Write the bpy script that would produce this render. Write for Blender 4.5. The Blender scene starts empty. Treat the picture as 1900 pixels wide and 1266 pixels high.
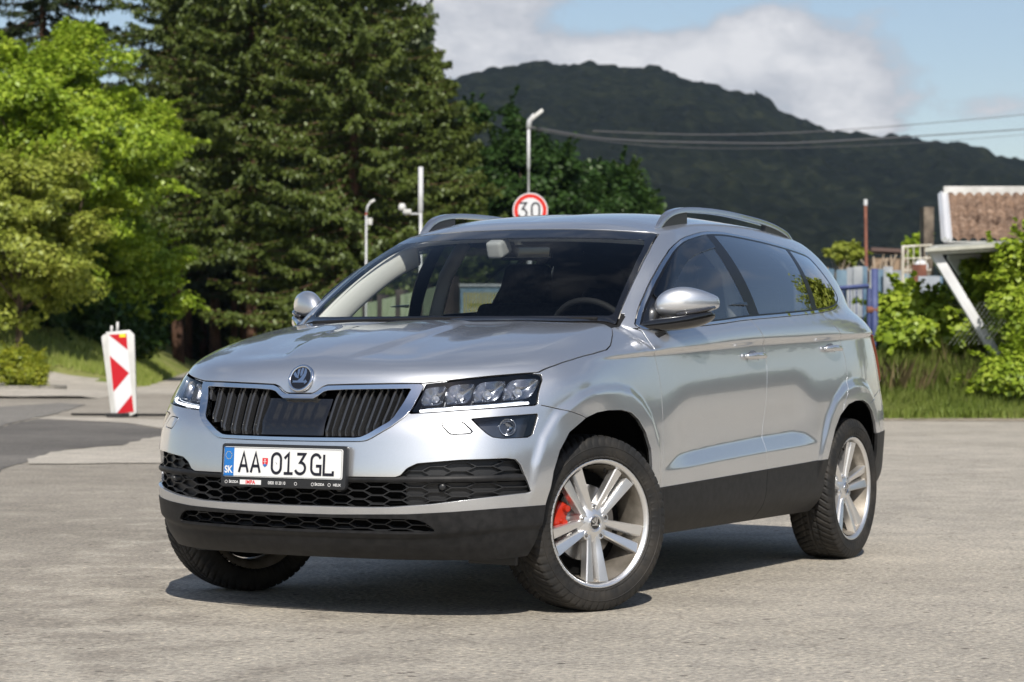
import bpy, bmesh, math, random
import numpy as np
from mathutils import Vector, Matrix
random.seed(7); rng=np.random.default_rng(7)
SC=bpy.context.scene; COL=SC.collection
# ------------------------------------------------------------------ camera
CO=np.array([9.624331,5.002783,1.002164]); YAW,PIT,ROL,FPX=3.6414036,.0022493,.0021469,4529.168
CD=np.array([math.cos(YAW)*math.cos(PIT),math.sin(YAW)*math.cos(PIT),math.sin(PIT)])
_r=np.cross(CD,[0,0,1.]); _r/=np.linalg.norm(_r); _u=np.cross(_r,CD)
CR=math.cos(ROL)*_r+math.sin(ROL)*_u; CU=-math.sin(ROL)*_r+math.cos(ROL)*_u
camd=bpy.data.cameras.new('camera'); cam=bpy.data.objects.new('camera',camd); COL.objects.link(cam)
cam.matrix_world=Matrix(((CR[0],CU[0],-CD[0],CO[0]),(CR[1],CU[1],-CD[1],CO[1]),(CR[2],CU[2],-CD[2],CO[2]),(0,0,0,1)))
camd.sensor_width=36; camd.lens=36*FPX/1900; camd.clip_start=.1; camd.clip_end=9000
camd.dof.use_dof=True; camd.dof.focus_distance=9.0; camd.dof.aperture_fstop=6.3
SC.camera=cam
def at(u,d,z=None,v=None):
    """world point seen in column u of the 1900 px wide photograph at distance d along the view; z height (or row v)"""
    p=CO+d*(CD+CR*(u-950)/FPX-(CU*((v or 643)-633)/FPX))
    if v is None: p=np.array([p[0],p[1],0. if z is None else z])
    return p
# ------------------------------------------------------------------ light
SUND=np.array([.95,.63,1.0]); SUND/=np.linalg.norm(SUND)     # towards the sun
sund=bpy.data.lights.new('sun','SUN'); sund.energy=3.6; sund.angle=math.radians(.53); sund.color=(1,.94,.85)
sun=bpy.data.objects.new('sun',sund); COL.objects.link(sun); sun.location=(20,20,30)
sun.rotation_euler=Vector(SUND).to_track_quat('Z','Y').to_euler()
W=bpy.data.worlds.new('World'); SC.world=W; W.use_nodes=True
SC.view_settings.view_transform='Standard'; SC.view_settings.look='None'; SC.view_settings.gamma=1; SC.view_settings.exposure=0.50
def world():
    nt=W.node_tree; nt.nodes.clear(); N=nt.nodes.new; L=nt.links.new
    sky=N('ShaderNodeTexSky'); sky.sky_type='NISHITA'; sky.sun_disc=False
    sky.sun_elevation=math.asin(SUND[2]); sky.sun_rotation=math.atan2(SUND[0],SUND[1])
    sky.air_density=1.0; sky.dust_density=.9; sky.ozone_density=2.2; sky.altitude=400
    bg=N('ShaderNodeBackground'); bg.inputs[1].default_value=.095
    out=N('ShaderNodeOutputWorld')
    geo=N('ShaderNodeTexCoord')
    # cumulus: noise thresholded, more of it in chosen directions
    mp=N('ShaderNodeMapping'); mp.inputs['Scale'].default_value=(1,1,1.9); L(geo.outputs['Generated'],mp.inputs[0])
    def noise(sc,det,ro,off=0):
        n=N('ShaderNodeTexNoise'); n.inputs['Scale'].default_value=sc; n.inputs['Detail'].default_value=det; n.inputs['Roughness'].default_value=ro
        m=N('ShaderNodeMapping'); m.inputs['Location'].default_value=(off,off*.7,off*.3); L(mp.outputs[0],m.inputs[0]); L(m.outputs[0],n.inputs['Vector']); return n.outputs['Fac']
    def M(op,a,b=None,c=None,clamp=False):
        m=N('ShaderNodeMath'); m.operation=op; m.use_clamp=clamp
        for i,x in enumerate((a,b,c)):
            if x is None: continue
            if isinstance(x,(int,float)): m.inputs[i].default_value=x
            else: L(x,m.inputs[i])
        return m.outputs[0]
    n1=noise(5.5,9,.58,0); n2=noise(30,9,.64,3.1); n3=noise(2.2,4,.5,9.0)
    def blob(u,v,su,sv,amp):
        d=CD+CR*(u-950)/FPX-CU*(v-633)/FPX; d/=np.linalg.norm(d)
        sub=N('ShaderNodeVectorMath'); sub.operation='SUBTRACT'; L(geo.outputs['Generated'],sub.inputs[0]); sub.inputs[1].default_value=tuple(d)
        def dot(vec,s):
            q=N('ShaderNodeVectorMath'); q.operation='DOT_PRODUCT'; L(sub.outputs[0],q.inputs[0]); q.inputs[1].default_value=tuple(vec); return M('MULTIPLY',q.outputs['Value'],FPX/s)
        a=dot(CR,su); b=dot(CU,sv); c=dot(CD,400)
        r=M('ADD',M('ADD',M('MULTIPLY',a,a),M('MULTIPLY',b,b)),M('MULTIPLY',c,c))
        return M('MULTIPLY',M('EXPONENT',M('MULTIPLY',r,-1.)),amp)
    bl=[(1440,110,190,75,1.0),(1270,120,170,50,.85),(1540,170,120,85,.8),(1600,235,90,22,.6),(1120,110,210,44,.75),(900,85,170,75,.85),(800,5,160,60,.6),(1850,195,150,34,.38),(1330,205,260,60,.75),(1420,35,85,40,.5),(950,0,160,20,.35)]
    acc=None
    for b in bl:
        x=blob(*b); acc=x if acc is None else M('ADD',acc,x)
    n2c=M('SUBTRACT',n2,.5); n1c=M('SUBTRACT',n1,.5)
    near=M('MINIMUM',acc,1.0)
    # behind the viewer and overhead the sky holds scattered fair-weather clouds
    gen=M('MULTIPLY',M('SUBTRACT',M('ADD',M('MULTIPLY',n3,.7),M('MULTIPLY',n1,.5)),.615),7.0,clamp=True)
    dotc=N('ShaderNodeVectorMath'); dotc.operation='DOT_PRODUCT'; L(geo.outputs['Generated'],dotc.inputs[0]); dotc.inputs[1].default_value=tuple(CD)
    away=M('MULTIPLY',M('SUBTRACT',.955,dotc.outputs['Value']),14.,clamp=True)
    edge=M('ADD',M('ADD',near,M('MULTIPLY',n2c,1.7)),M('MULTIPLY',n1c,.5))
    mk=M('MULTIPLY',M('SUBTRACT',edge,.27),2.7,clamp=True)
    mask=M('MAXIMUM',M('MULTIPLY',mk,.93),M('MULTIPLY',gen,M('MULTIPLY',away,.85)))
    # cloud body: bright tops, greyer folds
    shade=M('ADD',M('MULTIPLY',n2,.9),M('MULTIPLY',near,.35))
    cr=N('ShaderNodeValToRGB'); cr.color_ramp.elements[0].position=.50; cr.color_ramp.elements[0].color=(2.9,3.1,3.6,1); cr.color_ramp.elements[1].position=.88; cr.color_ramp.elements[1].color=(6.3,6.25,6.4,1)
    L(shade,cr.inputs[0])
    mix=N('ShaderNodeMixRGB'); tn=N('ShaderNodeMixRGB'); tn.blend_type='MULTIPLY'; tn.inputs[0].default_value=1; tn.inputs[2].default_value=(.92,.84,.79,1); L(sky.outputs[0],tn.inputs[1]); L(mask,mix.inputs[0]); L(tn.outputs[0],mix.inputs[1]); L(cr.outputs[0],mix.inputs[2])
    L(mix.outputs[0],bg.inputs[0]); L(bg.outputs[0],out.inputs[0])
world()
# ------------------------------------------------------------------ tagging, linking
def tag(o,label=None,cat=None,group=None,kind=None):
    if label: o['label']=label
    if cat: o['category']=cat
    if group: o['group']=group
    if kind: o['kind']=kind
    return o
def empty(name,loc,label,cat,group=None,rz=0):
    o=bpy.data.objects.new(name,None); COL.objects.link(o); o.location=Vector(loc); o.rotation_euler=(0,0,rz); o.empty_display_size=.2
    return tag(o,label,cat,group)
def mesh(name,V,F,mat,parent=None,smooth=False,normals=None,local=False):
    """link a mesh object; V are world coordinates unless local"""
    V=np.asarray(V,float)
    me=bpy.data.meshes.new(name)
    if isinstance(F,np.ndarray) and F.ndim==2:
        n,k=F.shape; me.vertices.add(len(V)); me.loops.add(n*k); me.polygons.add(n)
        me.vertices.foreach_set('co',V.astype(np.float32).ravel())
        me.loops.foreach_set('vertex_index',F.astype(np.int32).ravel())
        me.polygons.foreach_set('loop_start',np.arange(0,n*k,k,dtype=np.int32))
        me.update(calc_edges=True)
    else:
        me.from_pydata([tuple(v) for v in V],[],[tuple(int(i) for i in f) for f in F]); me.update()
    if mat is not None: me.materials.append(mat)
    o=bpy.data.objects.new(name,me); COL.objects.link(o)
    if smooth: me.polygons.foreach_set('use_smooth',np.ones(len(me.polygons),bool))
    if normals is not None: me.normals_split_custom_set_from_vertices([tuple(a) for a in normals])
    if parent is not None:
        o.parent=parent
        if not local: o.matrix_parent_inverse=Matrix.Identity(4); 
    return o
def put(o,parent,M=None):
    o.parent=parent
    if M is not None: o.matrix_local=M
    return o
class MB:
    """collects shapes into one mesh"""
    def __init__(s): s.V=[]; s.F=[]; s.n=0
    def add(s,V,F):
        V=np.asarray(V,float); s.V.append(V); s.F+= [tuple(int(i)+s.n for i in f) for f in F]; s.n+=len(V); return s
    def box(s,c,d,R=None,taper=None):
        d=np.array(d)/2; P=np.array([(-1,-1,-1),(1,-1,-1),(1,1,-1),(-1,1,-1),(-1,-1,1),(1,-1,1),(1,1,1),(-1,1,1)],float)*d
        if taper: P[4:,0]*=taper; P[4:,1]*=taper
        if R is not None: P=P@np.array(R).T
        return s.add(P+np.array(c),[(0,3,2,1),(4,5,6,7),(0,1,5,4),(1,2,6,5),(2,3,7,6),(3,0,4,7)])
    def tube(s,pts,r,n=10,cap=True,sc=None):
        P=np.array(pts,float); m=len(P); r=np.broadcast_to(r,(m,)).astype(float)
        T=np.gradient(P,axis=0); T/=np.linalg.norm(T,axis=1)[:,None]+1e-12
        up=np.array([0,0,1.]) if abs(T[0,2])<.9 else np.array([1.,0,0])
        V=[]
        a=np.linspace(0,2*np.pi,n,endpoint=False)
        for i in range(m):
            x=np.cross(T[i],up); x/=np.linalg.norm(x)+1e-12; y=np.cross(T[i],x)
            sx,sy=(1,1) if sc is None else sc
            V.append(P[i]+r[i]*(sx*np.cos(a)[:,None]*x+sy*np.sin(a)[:,None]*y))
        F=[(i*n+j,i*n+(j+1)%n,(i+1)*n+(j+1)%n,(i+1)*n+j) for i in range(m-1) for j in range(n)]
        if cap: F+=[tuple(range(n)),tuple(range((m-1)*n,m*n))[::-1]]
        return s.add(np.concatenate(V),F)
    def lathe(s,prof,axis_o,ax,n=64,close=False):
        """prof (r,h) revolved about axis ax through axis_o"""
        ax=np.array(ax,float); ax/=np.linalg.norm(ax); t=np.array([0,0,1.]) if abs(ax[2])<.9 else np.array([1.,0,0])
        x=np.cross(t,ax); x/=np.linalg.norm(x); y=np.cross(ax,x); a=np.linspace(0,2*np.pi,n,endpoint=False)
        V=np.concatenate([np.array(axis_o)+r*(np.cos(a)[:,None]*x+np.sin(a)[:,None]*y)+h*ax for r,h in prof]); m=len(prof)
        F=[(i*n+j,i*n+(j+1)%n,(i+1)*n+(j+1)%n,(i+1)*n+j) for i in range(m-1) for j in range(n)]
        return s.add(V,F)
    def prism(s,poly,o,ux,uy,h,bev=0):
        """extrude a 2-D polygon in the frame ux,uy by h along ux x uy"""
        P=np.array(poly,float); ux=np.array(ux,float); uy=np.array(uy,float); un=np.cross(ux,uy); n=len(P)
        A=np.array(o)+P[:,:1]*ux+P[:,1:]*uy
        V=np.concatenate([A,A+un*h]); F=[tuple(range(n))[::-1],tuple(range(n,2*n))]+[(i,(i+1)%n,n+(i+1)%n,n+i) for i in range(n)]
        return s.add(V,F)
    def build(s,name,mat,parent=None,smooth=False,angle=None):
        o=mesh(name,np.concatenate(s.V),s.F,mat,parent,smooth)
        if smooth and angle is None:
            bm=bmesh.new(); bm.from_mesh(o.data); bmesh.ops.recalc_face_normals(bm,faces=bm.faces); bm.to_mesh(o.data); bm.free()
        if angle is not None:
            bm=bmesh.new(); bm.from_mesh(o.data); bmesh.ops.recalc_face_normals(bm,faces=bm.faces)
            for f in bm.faces: f.smooth=True
            for e in bm.edges:
                e.smooth = not (len(e.link_faces)==2 and e.calc_face_angle(0)>math.radians(angle))
            bm.to_mesh(o.data); bm.free()
        return o
def bevel(o,w,seg=2,ang=35):
    bm=bmesh.new(); bm.from_mesh(o.data); bmesh.ops.recalc_face_normals(bm,faces=bm.faces)
    es=[e for e in bm.edges if len(e.link_faces)==2 and e.calc_face_angle(0)>math.radians(ang)]
    bmesh.ops.bevel(bm,geom=es,offset=w,segments=seg,profile=.6,affect='EDGES',clamp_overlap=True)
    for f in bm.faces: f.smooth=True
    for e in bm.edges: e.smooth=not (len(e.link_faces)==2 and e.calc_face_angle(0)>math.radians(50))
    bm.to_mesh(o.data); bm.free(); return o
# ------------------------------------------------------------------ materials
def mat(name,col=(.5,.5,.5),rough=.5,metal=0,coat=0,spec=.5,emit=None,es=0,coatr=.03,trans=0,ior=1.45):
    m=bpy.data.materials.new(name); m.use_nodes=True; b=m.node_tree.nodes['Principled BSDF']
    b.inputs['Base Color'].default_value=(*col,1); b.inputs['Roughness'].default_value=rough; b.inputs['Metallic'].default_value=metal
    b.inputs['Coat Weight'].default_value=coat; b.inputs['Coat Roughness'].default_value=coatr; b.inputs['Specular IOR Level'].default_value=spec
    b.inputs['Transmission Weight'].default_value=trans; b.inputs['IOR'].default_value=ior
    if emit: b.inputs['Emission Color'].default_value=(*emit,1); b.inputs['Emission Strength'].default_value=es
    return m
def nodes(m): return m.node_tree, m.node_tree.nodes['Principled BSDF']
def ramp(nt,fac,stops):
    c=nt.nodes.new('ShaderNodeValToRGB'); e=c.color_ramp.elements
    while len(e)<len(stops): e.new(.5)
    for i,(p,col) in enumerate(stops): e[i].position=p; e[i].color=(*col,1)
    nt.links.new(fac,c.inputs[0]); return c.outputs[0]
def noise(nt,scale,detail=6,rough=.55,coord='Object',sc=None,dist=0):
    t=nt.nodes.new('ShaderNodeTexCoord'); n=nt.nodes.new('ShaderNodeTexNoise'); n.inputs['Scale'].default_value=scale; n.inputs['Detail'].default_value=detail; n.inputs['Roughness'].default_value=rough; n.inputs['Distortion'].default_value=dist
    m=nt.nodes.new('ShaderNodeMapping'); 
    if sc: m.inputs['Scale'].default_value=sc
    nt.links.new(t.outputs[coord],m.inputs[0]); nt.links.new(m.outputs[0],n.inputs['Vector']); return n.outputs['Fac']
def bump(nt,b,h,strength,dist):
    q=nt.nodes.new('ShaderNodeBump'); q.inputs['Strength'].default_value=strength; q.inputs['Distance'].default_value=dist; nt.links.new(h,q.inputs['Height']); nt.links.new(q.outputs[0],b.inputs['Normal']); return q
def mixc(nt,f,a,b,mode='MIX'):
    m=nt.nodes.new('ShaderNodeMixRGB'); m.blend_type=mode
    for i,x in enumerate((f,a,b)):
        if isinstance(x,(int,float)): m.inputs[i].default_value=x
        elif isinstance(x,tuple): m.inputs[i].default_value=(*x,1)
        else: nt.links.new(x,m.inputs[i])
    return m.outputs[0]
def noisy(m,c0,c1,scale,detail=6,lo=.35,hi=.65,sc=None,bs=0,bd=.01,rough=.55):
    nt,b=nodes(m); f=noise(nt,scale,detail,rough,sc=sc); nt.links.new(ramp(nt,f,[(lo,c0),(hi,c1)]),b.inputs['Base Color'])
    if bs: bump(nt,b,f,bs,bd)
    return m
def glassmat(name,tint,refl=1.0):
    m=bpy.data.materials.new(name); m.use_nodes=True; nt=m.node_tree; nt.nodes.clear()
    tr=nt.nodes.new('ShaderNodeBsdfTransparent'); tr.inputs[0].default_value=(*tint,1)
    gl=nt.nodes.new('ShaderNodeBsdfGlossy'); gl.inputs['Roughness'].default_value=.005; gl.inputs[0].default_value=(1,1,1,1)
    ge=nt.nodes.new('ShaderNodeNewGeometry'); dp=nt.nodes.new('ShaderNodeVectorMath'); dp.operation='DOT_PRODUCT'; nt.links.new(ge.outputs['Normal'],dp.inputs[0]); nt.links.new(ge.outputs['Incoming'],dp.inputs[1])
    def mm(op,a,b=None):
        q=nt.nodes.new('ShaderNodeMath'); q.operation=op
        for i,x in enumerate((a,b)):
            if x is None: continue
            if isinstance(x,(int,float)): q.inputs[i].default_value=x
            else: nt.links.new(x,q.inputs[i])
        return q.outputs[0]
    fr=mm('ADD',mm('MULTIPLY',mm('POWER',mm('SUBTRACT',1.0,mm('ABSOLUTE',dp.outputs['Value'])),5.0),.94),.05)
    mu=nt.nodes.new('ShaderNodeMath'); mu.operation='MULTIPLY'; mu.inputs[1].default_value=refl; mu.use_clamp=True
    mx=nt.nodes.new('ShaderNodeMixShader'); o=nt.nodes.new('ShaderNodeOutputMaterial')
    nt.links.new(fr,mu.inputs[0]); nt.links.new(mu.outputs[0],mx.inputs[0]); nt.links.new(tr.outputs[0],mx.inputs[1]); nt.links.new(gl.outputs[0],mx.inputs[2]); nt.links.new(mx.outputs[0],o.inputs[0])
    return m
PAINT=mat('silver_paint',(.6,.6,.6),.37,.90,coat=1,coatr=.012)
nt,b=nodes(PAINT); f=noise(nt,900,2,.6); _c=ramp(nt,f,[(.3,(.62,.635,.66)),(.7,(.80,.82,.85))]); nt.links.new(_c,b.inputs['Base Color'])
b.inputs['Roughness'].default_value=.50; b.inputs['Coat IOR'].default_value=1.65      # coarse flakes ...
b2=nt.nodes.new('ShaderNodeBsdfPrincipled'); nt.links.new(_c,b2.inputs['Base Color']); b2.inputs['Metallic'].default_value=1; b2.inputs['Roughness'].default_value=.17; b2.inputs['Coat Weight'].default_value=1; b2.inputs['Coat Roughness'].default_value=.01; b2.inputs['Coat IOR'].default_value=1.65
mxp=nt.nodes.new('ShaderNodeMixShader'); mxp.inputs[0].default_value=.42; nt.links.new(b.outputs[0],mxp.inputs[1]); nt.links.new(b2.outputs[0],mxp.inputs[2]); nt.links.new(mxp.outputs[0],nt.nodes['Material Output'].inputs[0])
CHROME=mat('chrome',(.82,.83,.85),.06,1); SATIN=mat('satin_rail',(.55,.56,.58),.22,.9,coat=.6)
BLACKP=noisy(mat('textured_black_plastic',(.015,.016,.017),.5,spec=.3),(.011,.0115,.0125),(.021,.021,.022),30,bs=.15,bd=.002)
GLOSSB=mat('gloss_black',(.008,.008,.009),.06,0,coat=1); DEEP=mat('deep_black',(.006,.006,.006),.8,spec=.1)
PLASTD=mat('mesh_plastic',(.022,.023,.025),.38,spec=.5)
RUBBER=noisy(mat('tyre_rubber',(.022,.021,.020),.65,spec=.35),(.018,.018,.018),(.045,.040,.034),9,lo=.42,hi=.75,bs=.2,bd=.002)
ALLOY=mat('alloy',(.86,.86,.86),.36,.92,coat=.5,coatr=.1); ALLOYD=noisy(mat('dusty_alloy_barrel',(.4,.38,.34),.5,.6),(.13,.115,.09),(.34,.31,.27),7)
REDCAL=mat('caliper_red',(.40,.022,.008),.3,coat=.6); STEEL=mat('disc_steel',(.35,.34,.33),.32,.9)
GLASSW=glassmat('windscreen_glass',(.90,.93,.91),.8); GLASSF=glassmat('front_side_glass',(.86,.90,.89),2.0); GLASSR=glassmat('rear_side_glass',(.34,.37,.38),2.6); VISOR=glassmat('smoked_visor',(.10,.11,.12),1.6); PILB=mat('pillar_black',(.006,.006,.007),.28,spec=.5); LENS=glassmat('lamp_lens',(.93,.94,.95),1.3)
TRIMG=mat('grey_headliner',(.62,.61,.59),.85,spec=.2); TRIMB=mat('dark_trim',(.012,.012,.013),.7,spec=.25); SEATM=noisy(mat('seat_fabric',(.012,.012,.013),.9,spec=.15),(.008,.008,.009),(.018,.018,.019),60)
WHITEP=mat('plate_white',(.74,.75,.74),.35); BLUEP=mat('plate_blue',(.02,.16,.48),.35); INK=mat('plate_ink',(.012,.012,.02),.4); YEL=mat('star_yellow',(.7,.55,.05),.5)
REDI=mat('print_red',(.62,.03,.04),.5); WHITEI=mat('print_white',(.7,.7,.7),.5)
DRL=mat('running_light',(.9,.92,1),.3,emit=(.92,.95,1),es=2.2); REFL=mat('lamp_reflector',(.75,.77,.80),.10,1); LAMPD=mat('lamp_housing',(.12,.125,.14),.28,.85); REFLD=mat('lamp_chrome',(.42,.44,.48),.16,1)
AMBER=mat('amber_lens',(.42,.12,.02),.15,coat=1); REDL=mat('red_lens',(.20,.035,.008),.12,coat=1)
def up_to_parent(o,root): o.parent=root; return o
# ---------------------------------------------------------------- splines
def nspl(t,Y,tt):
    """natural cubic spline through (t,Y) sampled at tt; Y (n,k)"""
    t=np.asarray(t,float); Y=np.asarray(Y,float); n=len(t); h=np.diff(t)
    A=np.zeros((n,n)); B=np.zeros((n,)+Y.shape[1:]); A[0,0]=A[-1,-1]=1
    for i in range(1,n-1):
        A[i,i-1]=h[i-1]; A[i,i]=2*(h[i-1]+h[i]); A[i,i+1]=h[i]
        B[i]=6*((Y[i+1]-Y[i])/h[i]-(Y[i]-Y[i-1])/h[i-1])
    M=np.linalg.solve(A,B.reshape(n,-1)).reshape(B.shape)
    tt=np.clip(tt,t[0],t[-1]); i=np.clip(np.searchsorted(t,tt,side='right')-1,0,n-2)
    hh=h[i]; a=(t[i+1]-tt)/hh; b=(tt-t[i])/hh
    e=(slice(None),)+(None,)*(Y.ndim-1)
    return a[e]*Y[i]+b[e]*Y[i+1]+((a**3-a)[e]*M[i]+(b**3-b)[e]*M[i+1])*(hh**2)[e]/6
def sm(x,a,b):
    t=np.clip((x-a)/np.maximum(b-a,1e-6),0,1); return t*t*(3-2*t)
# ---------------------------------------------------------------- lower ring control net
BX=[2.188,2.180,2.140,2.065,1.962,1.845,1.685,1.319,0.93,0.40,-.10,-.60,-1.0,-1.319,-1.65,-1.90,-2.07,-2.15,-2.18,-2.19]
BY=[0,.22,.45,.63,.755,.826,.872,.895,.902,.905,.906,.905,.903,.898,.870,.822,.725,.55,.28,0]
wF=np.array([1,1,1,.95,.8,.55,.15]+[0]*13); wR=np.array([0]*14+[.1,.5,.85,1,1,1])
zq=np.array([0,0,0,.05,.2,.45,.8,1,1,1,1,1,1,1,1,1,1,1,1,1.])   # front z -> side z
rows=[ # zfront, zside(x=.9), slope z per -x, zrear, fx, sy, rx
 (.228,.250,.0,.28,.115,.085,.08),
 (.285,.315,.0,.34,.060,.030,.03),
 (.400,.430,.012,.46,.015,.008,.0),
 (.520,.545,.01,.58,.0,.0,.0),
 (.640,.660,.01,.70,.012,.0,.02),
 (.730,.770,.015,.82,.035,.0,.04),
 (.800,.885,.025,.95,.080,.003,.07),
 (.858,.985,.034,1.075,.145,.010,.10)]
def netrow(k):
    zf,zs,sl,zr,fx,sy,rx=rows[k]
    X=np.array(BX);Y=np.array(BY,float)
    wS=1-wF*.95
    P=np.zeros((20,3))
    P[:,0]=X-wF*fx+wR*rx; P[:,1]=Y-np.where(Y>0.3,1,Y/.3)*sy*np.clip(wS,0.15,1)
    ci=np.array([.008,.008,.008,.008,.013,.026,.040,0])[k]; cr=np.array([.030,.012,.004,.003,.002,.016,.022,0])[k]
    wc=np.zeros(20); wc[3:7]=[.3,.8,1,.55]; wr_=np.zeros(20); wr_[14:17]=[.5,1,.7]
    P[:,0]-=ci*.6*wc; P[:,1]-=ci*.8*wc; P[:,0]+=cr*.34*wr_; P[:,1]-=cr*.94*wr_
    zside=zs+sl*(.9-np.clip(X,-2.2,1.7))
    zz=zf*(1-zq)+zside*zq
    w=np.clip((-X-1.5)/.55,0,1); P[:,2]=zz*(1-w)+zr*w
    return P
N=np.array([netrow(k) for k in range(8)])
# crease row: explicit front height, corner
N[7,:,2]=[.895,.898,.903,.908,.914,.921,.933,.966,.987,1.009,1.031,1.043,1.054,1.061,1.072,1.078,1.082,1.085,1.09,1.09]
N[7,:,0]=[2.085,2.075,2.030,1.950,1.848,1.747,1.630,1.319,.93,.40,-.10,-.60,-1.0,-1.319,-1.65,-1.88,-1.99,-2.04,-2.07,-2.075]
N[7,:,1]=[0,.22,.43,.575,.675,.742,.800,.862,.889,.897,.899,.897,.893,.882,.838,.756,.650,.49,.28,0]
G0=np.array([(1.085,0,1.085),(1.078,.22,1.087),(1.050,.42,1.090),(1.005,.60,1.092),(.962,.722,1.092),(.940,.780,1.082),(.905,.818,1.072),(.78,.845,1.071),(.40,.860,1.090),(-.10,.864,1.119),(-.60,.860,1.142),(-1.0,.850,1.160),(-1.25,.826,1.170),(-1.50,.776,1.182),(-1.68,.708,1.185),(-1.80,.615,1.17),(-1.90,.47,1.15),(-1.985,.28,1.135),(-1.995,0,1.135)])
G5=np.array([(.360,0,1.535),(.355,.22,1.532),(.340,.40,1.521),(.318,.55,1.498),(.300,.612,1.487),(.262,.632,1.487),(.215,.638,1.495),(.15,.636,1.506),(.0,.630,1.524),(-.25,.622,1.540),(-.60,.612,1.546),(-.90,.602,1.538),(-1.10,.594,1.527),(-1.29,.584,1.514),(-1.42,.568,1.500),(-1.50,.520,1.488),(-1.55,.43,1.480),(-1.68,.24,1.485),(-1.70,0,1.490)])
HC=np.array([(2.085,.895),(2.03,.940),(1.95,.975),(1.80,1.018),(1.60,1.056),(1.40,1.084),(1.22,1.104),(1.085,1.113)])
RC=np.array([(.36,1.535),(.22,1.558),(.0,1.583),(-.3,1.600),(-.7,1.600),(-1.1,1.580),(-1.4,1.546),(-1.70,1.490)])
NF,NH=100,110     # lateral samples on the nose / hood length samples
def chord(P):
    d=np.linalg.norm(np.diff(P,axis=0),axis=1); return np.concatenate([[0],np.cumsum(d)])
def dens(t,i0,i1,n): return np.linspace(t[i0],t[i1],n+1)
def coons(c0,c1,d0,d1):
    """c0,c1: (n,3) curves at v=0,1 ; d0,d1: (m,3) curves at u=0,1 -> (m,n,3)"""
    n,m=len(c0),len(d0); u=np.linspace(0,1,n)[None,:,None]; v=np.linspace(0,1,m)[:,None,None]
    # arc length params for fairness
    def al(P): t=chord(P); return t/t[-1]
    uu=(1-v)*al(c0)[None,:,None]+v*al(c1)[None,:,None]; vv=(1-uu)*al(d0)[:,None,None]+uu*al(d1)[:,None,None]
    L1=(1-vv)*c0[None]+vv*c1[None]; L2=(1-uu)*d0[:,None]+uu*d1[:,None]
    B=(1-uu)*(1-vv)*c0[0]+uu*(1-vv)*c0[-1]+(1-uu)*vv*c1[0]+uu*vv*c1[-1]
    return L1+L2-B,uu,vv
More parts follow.
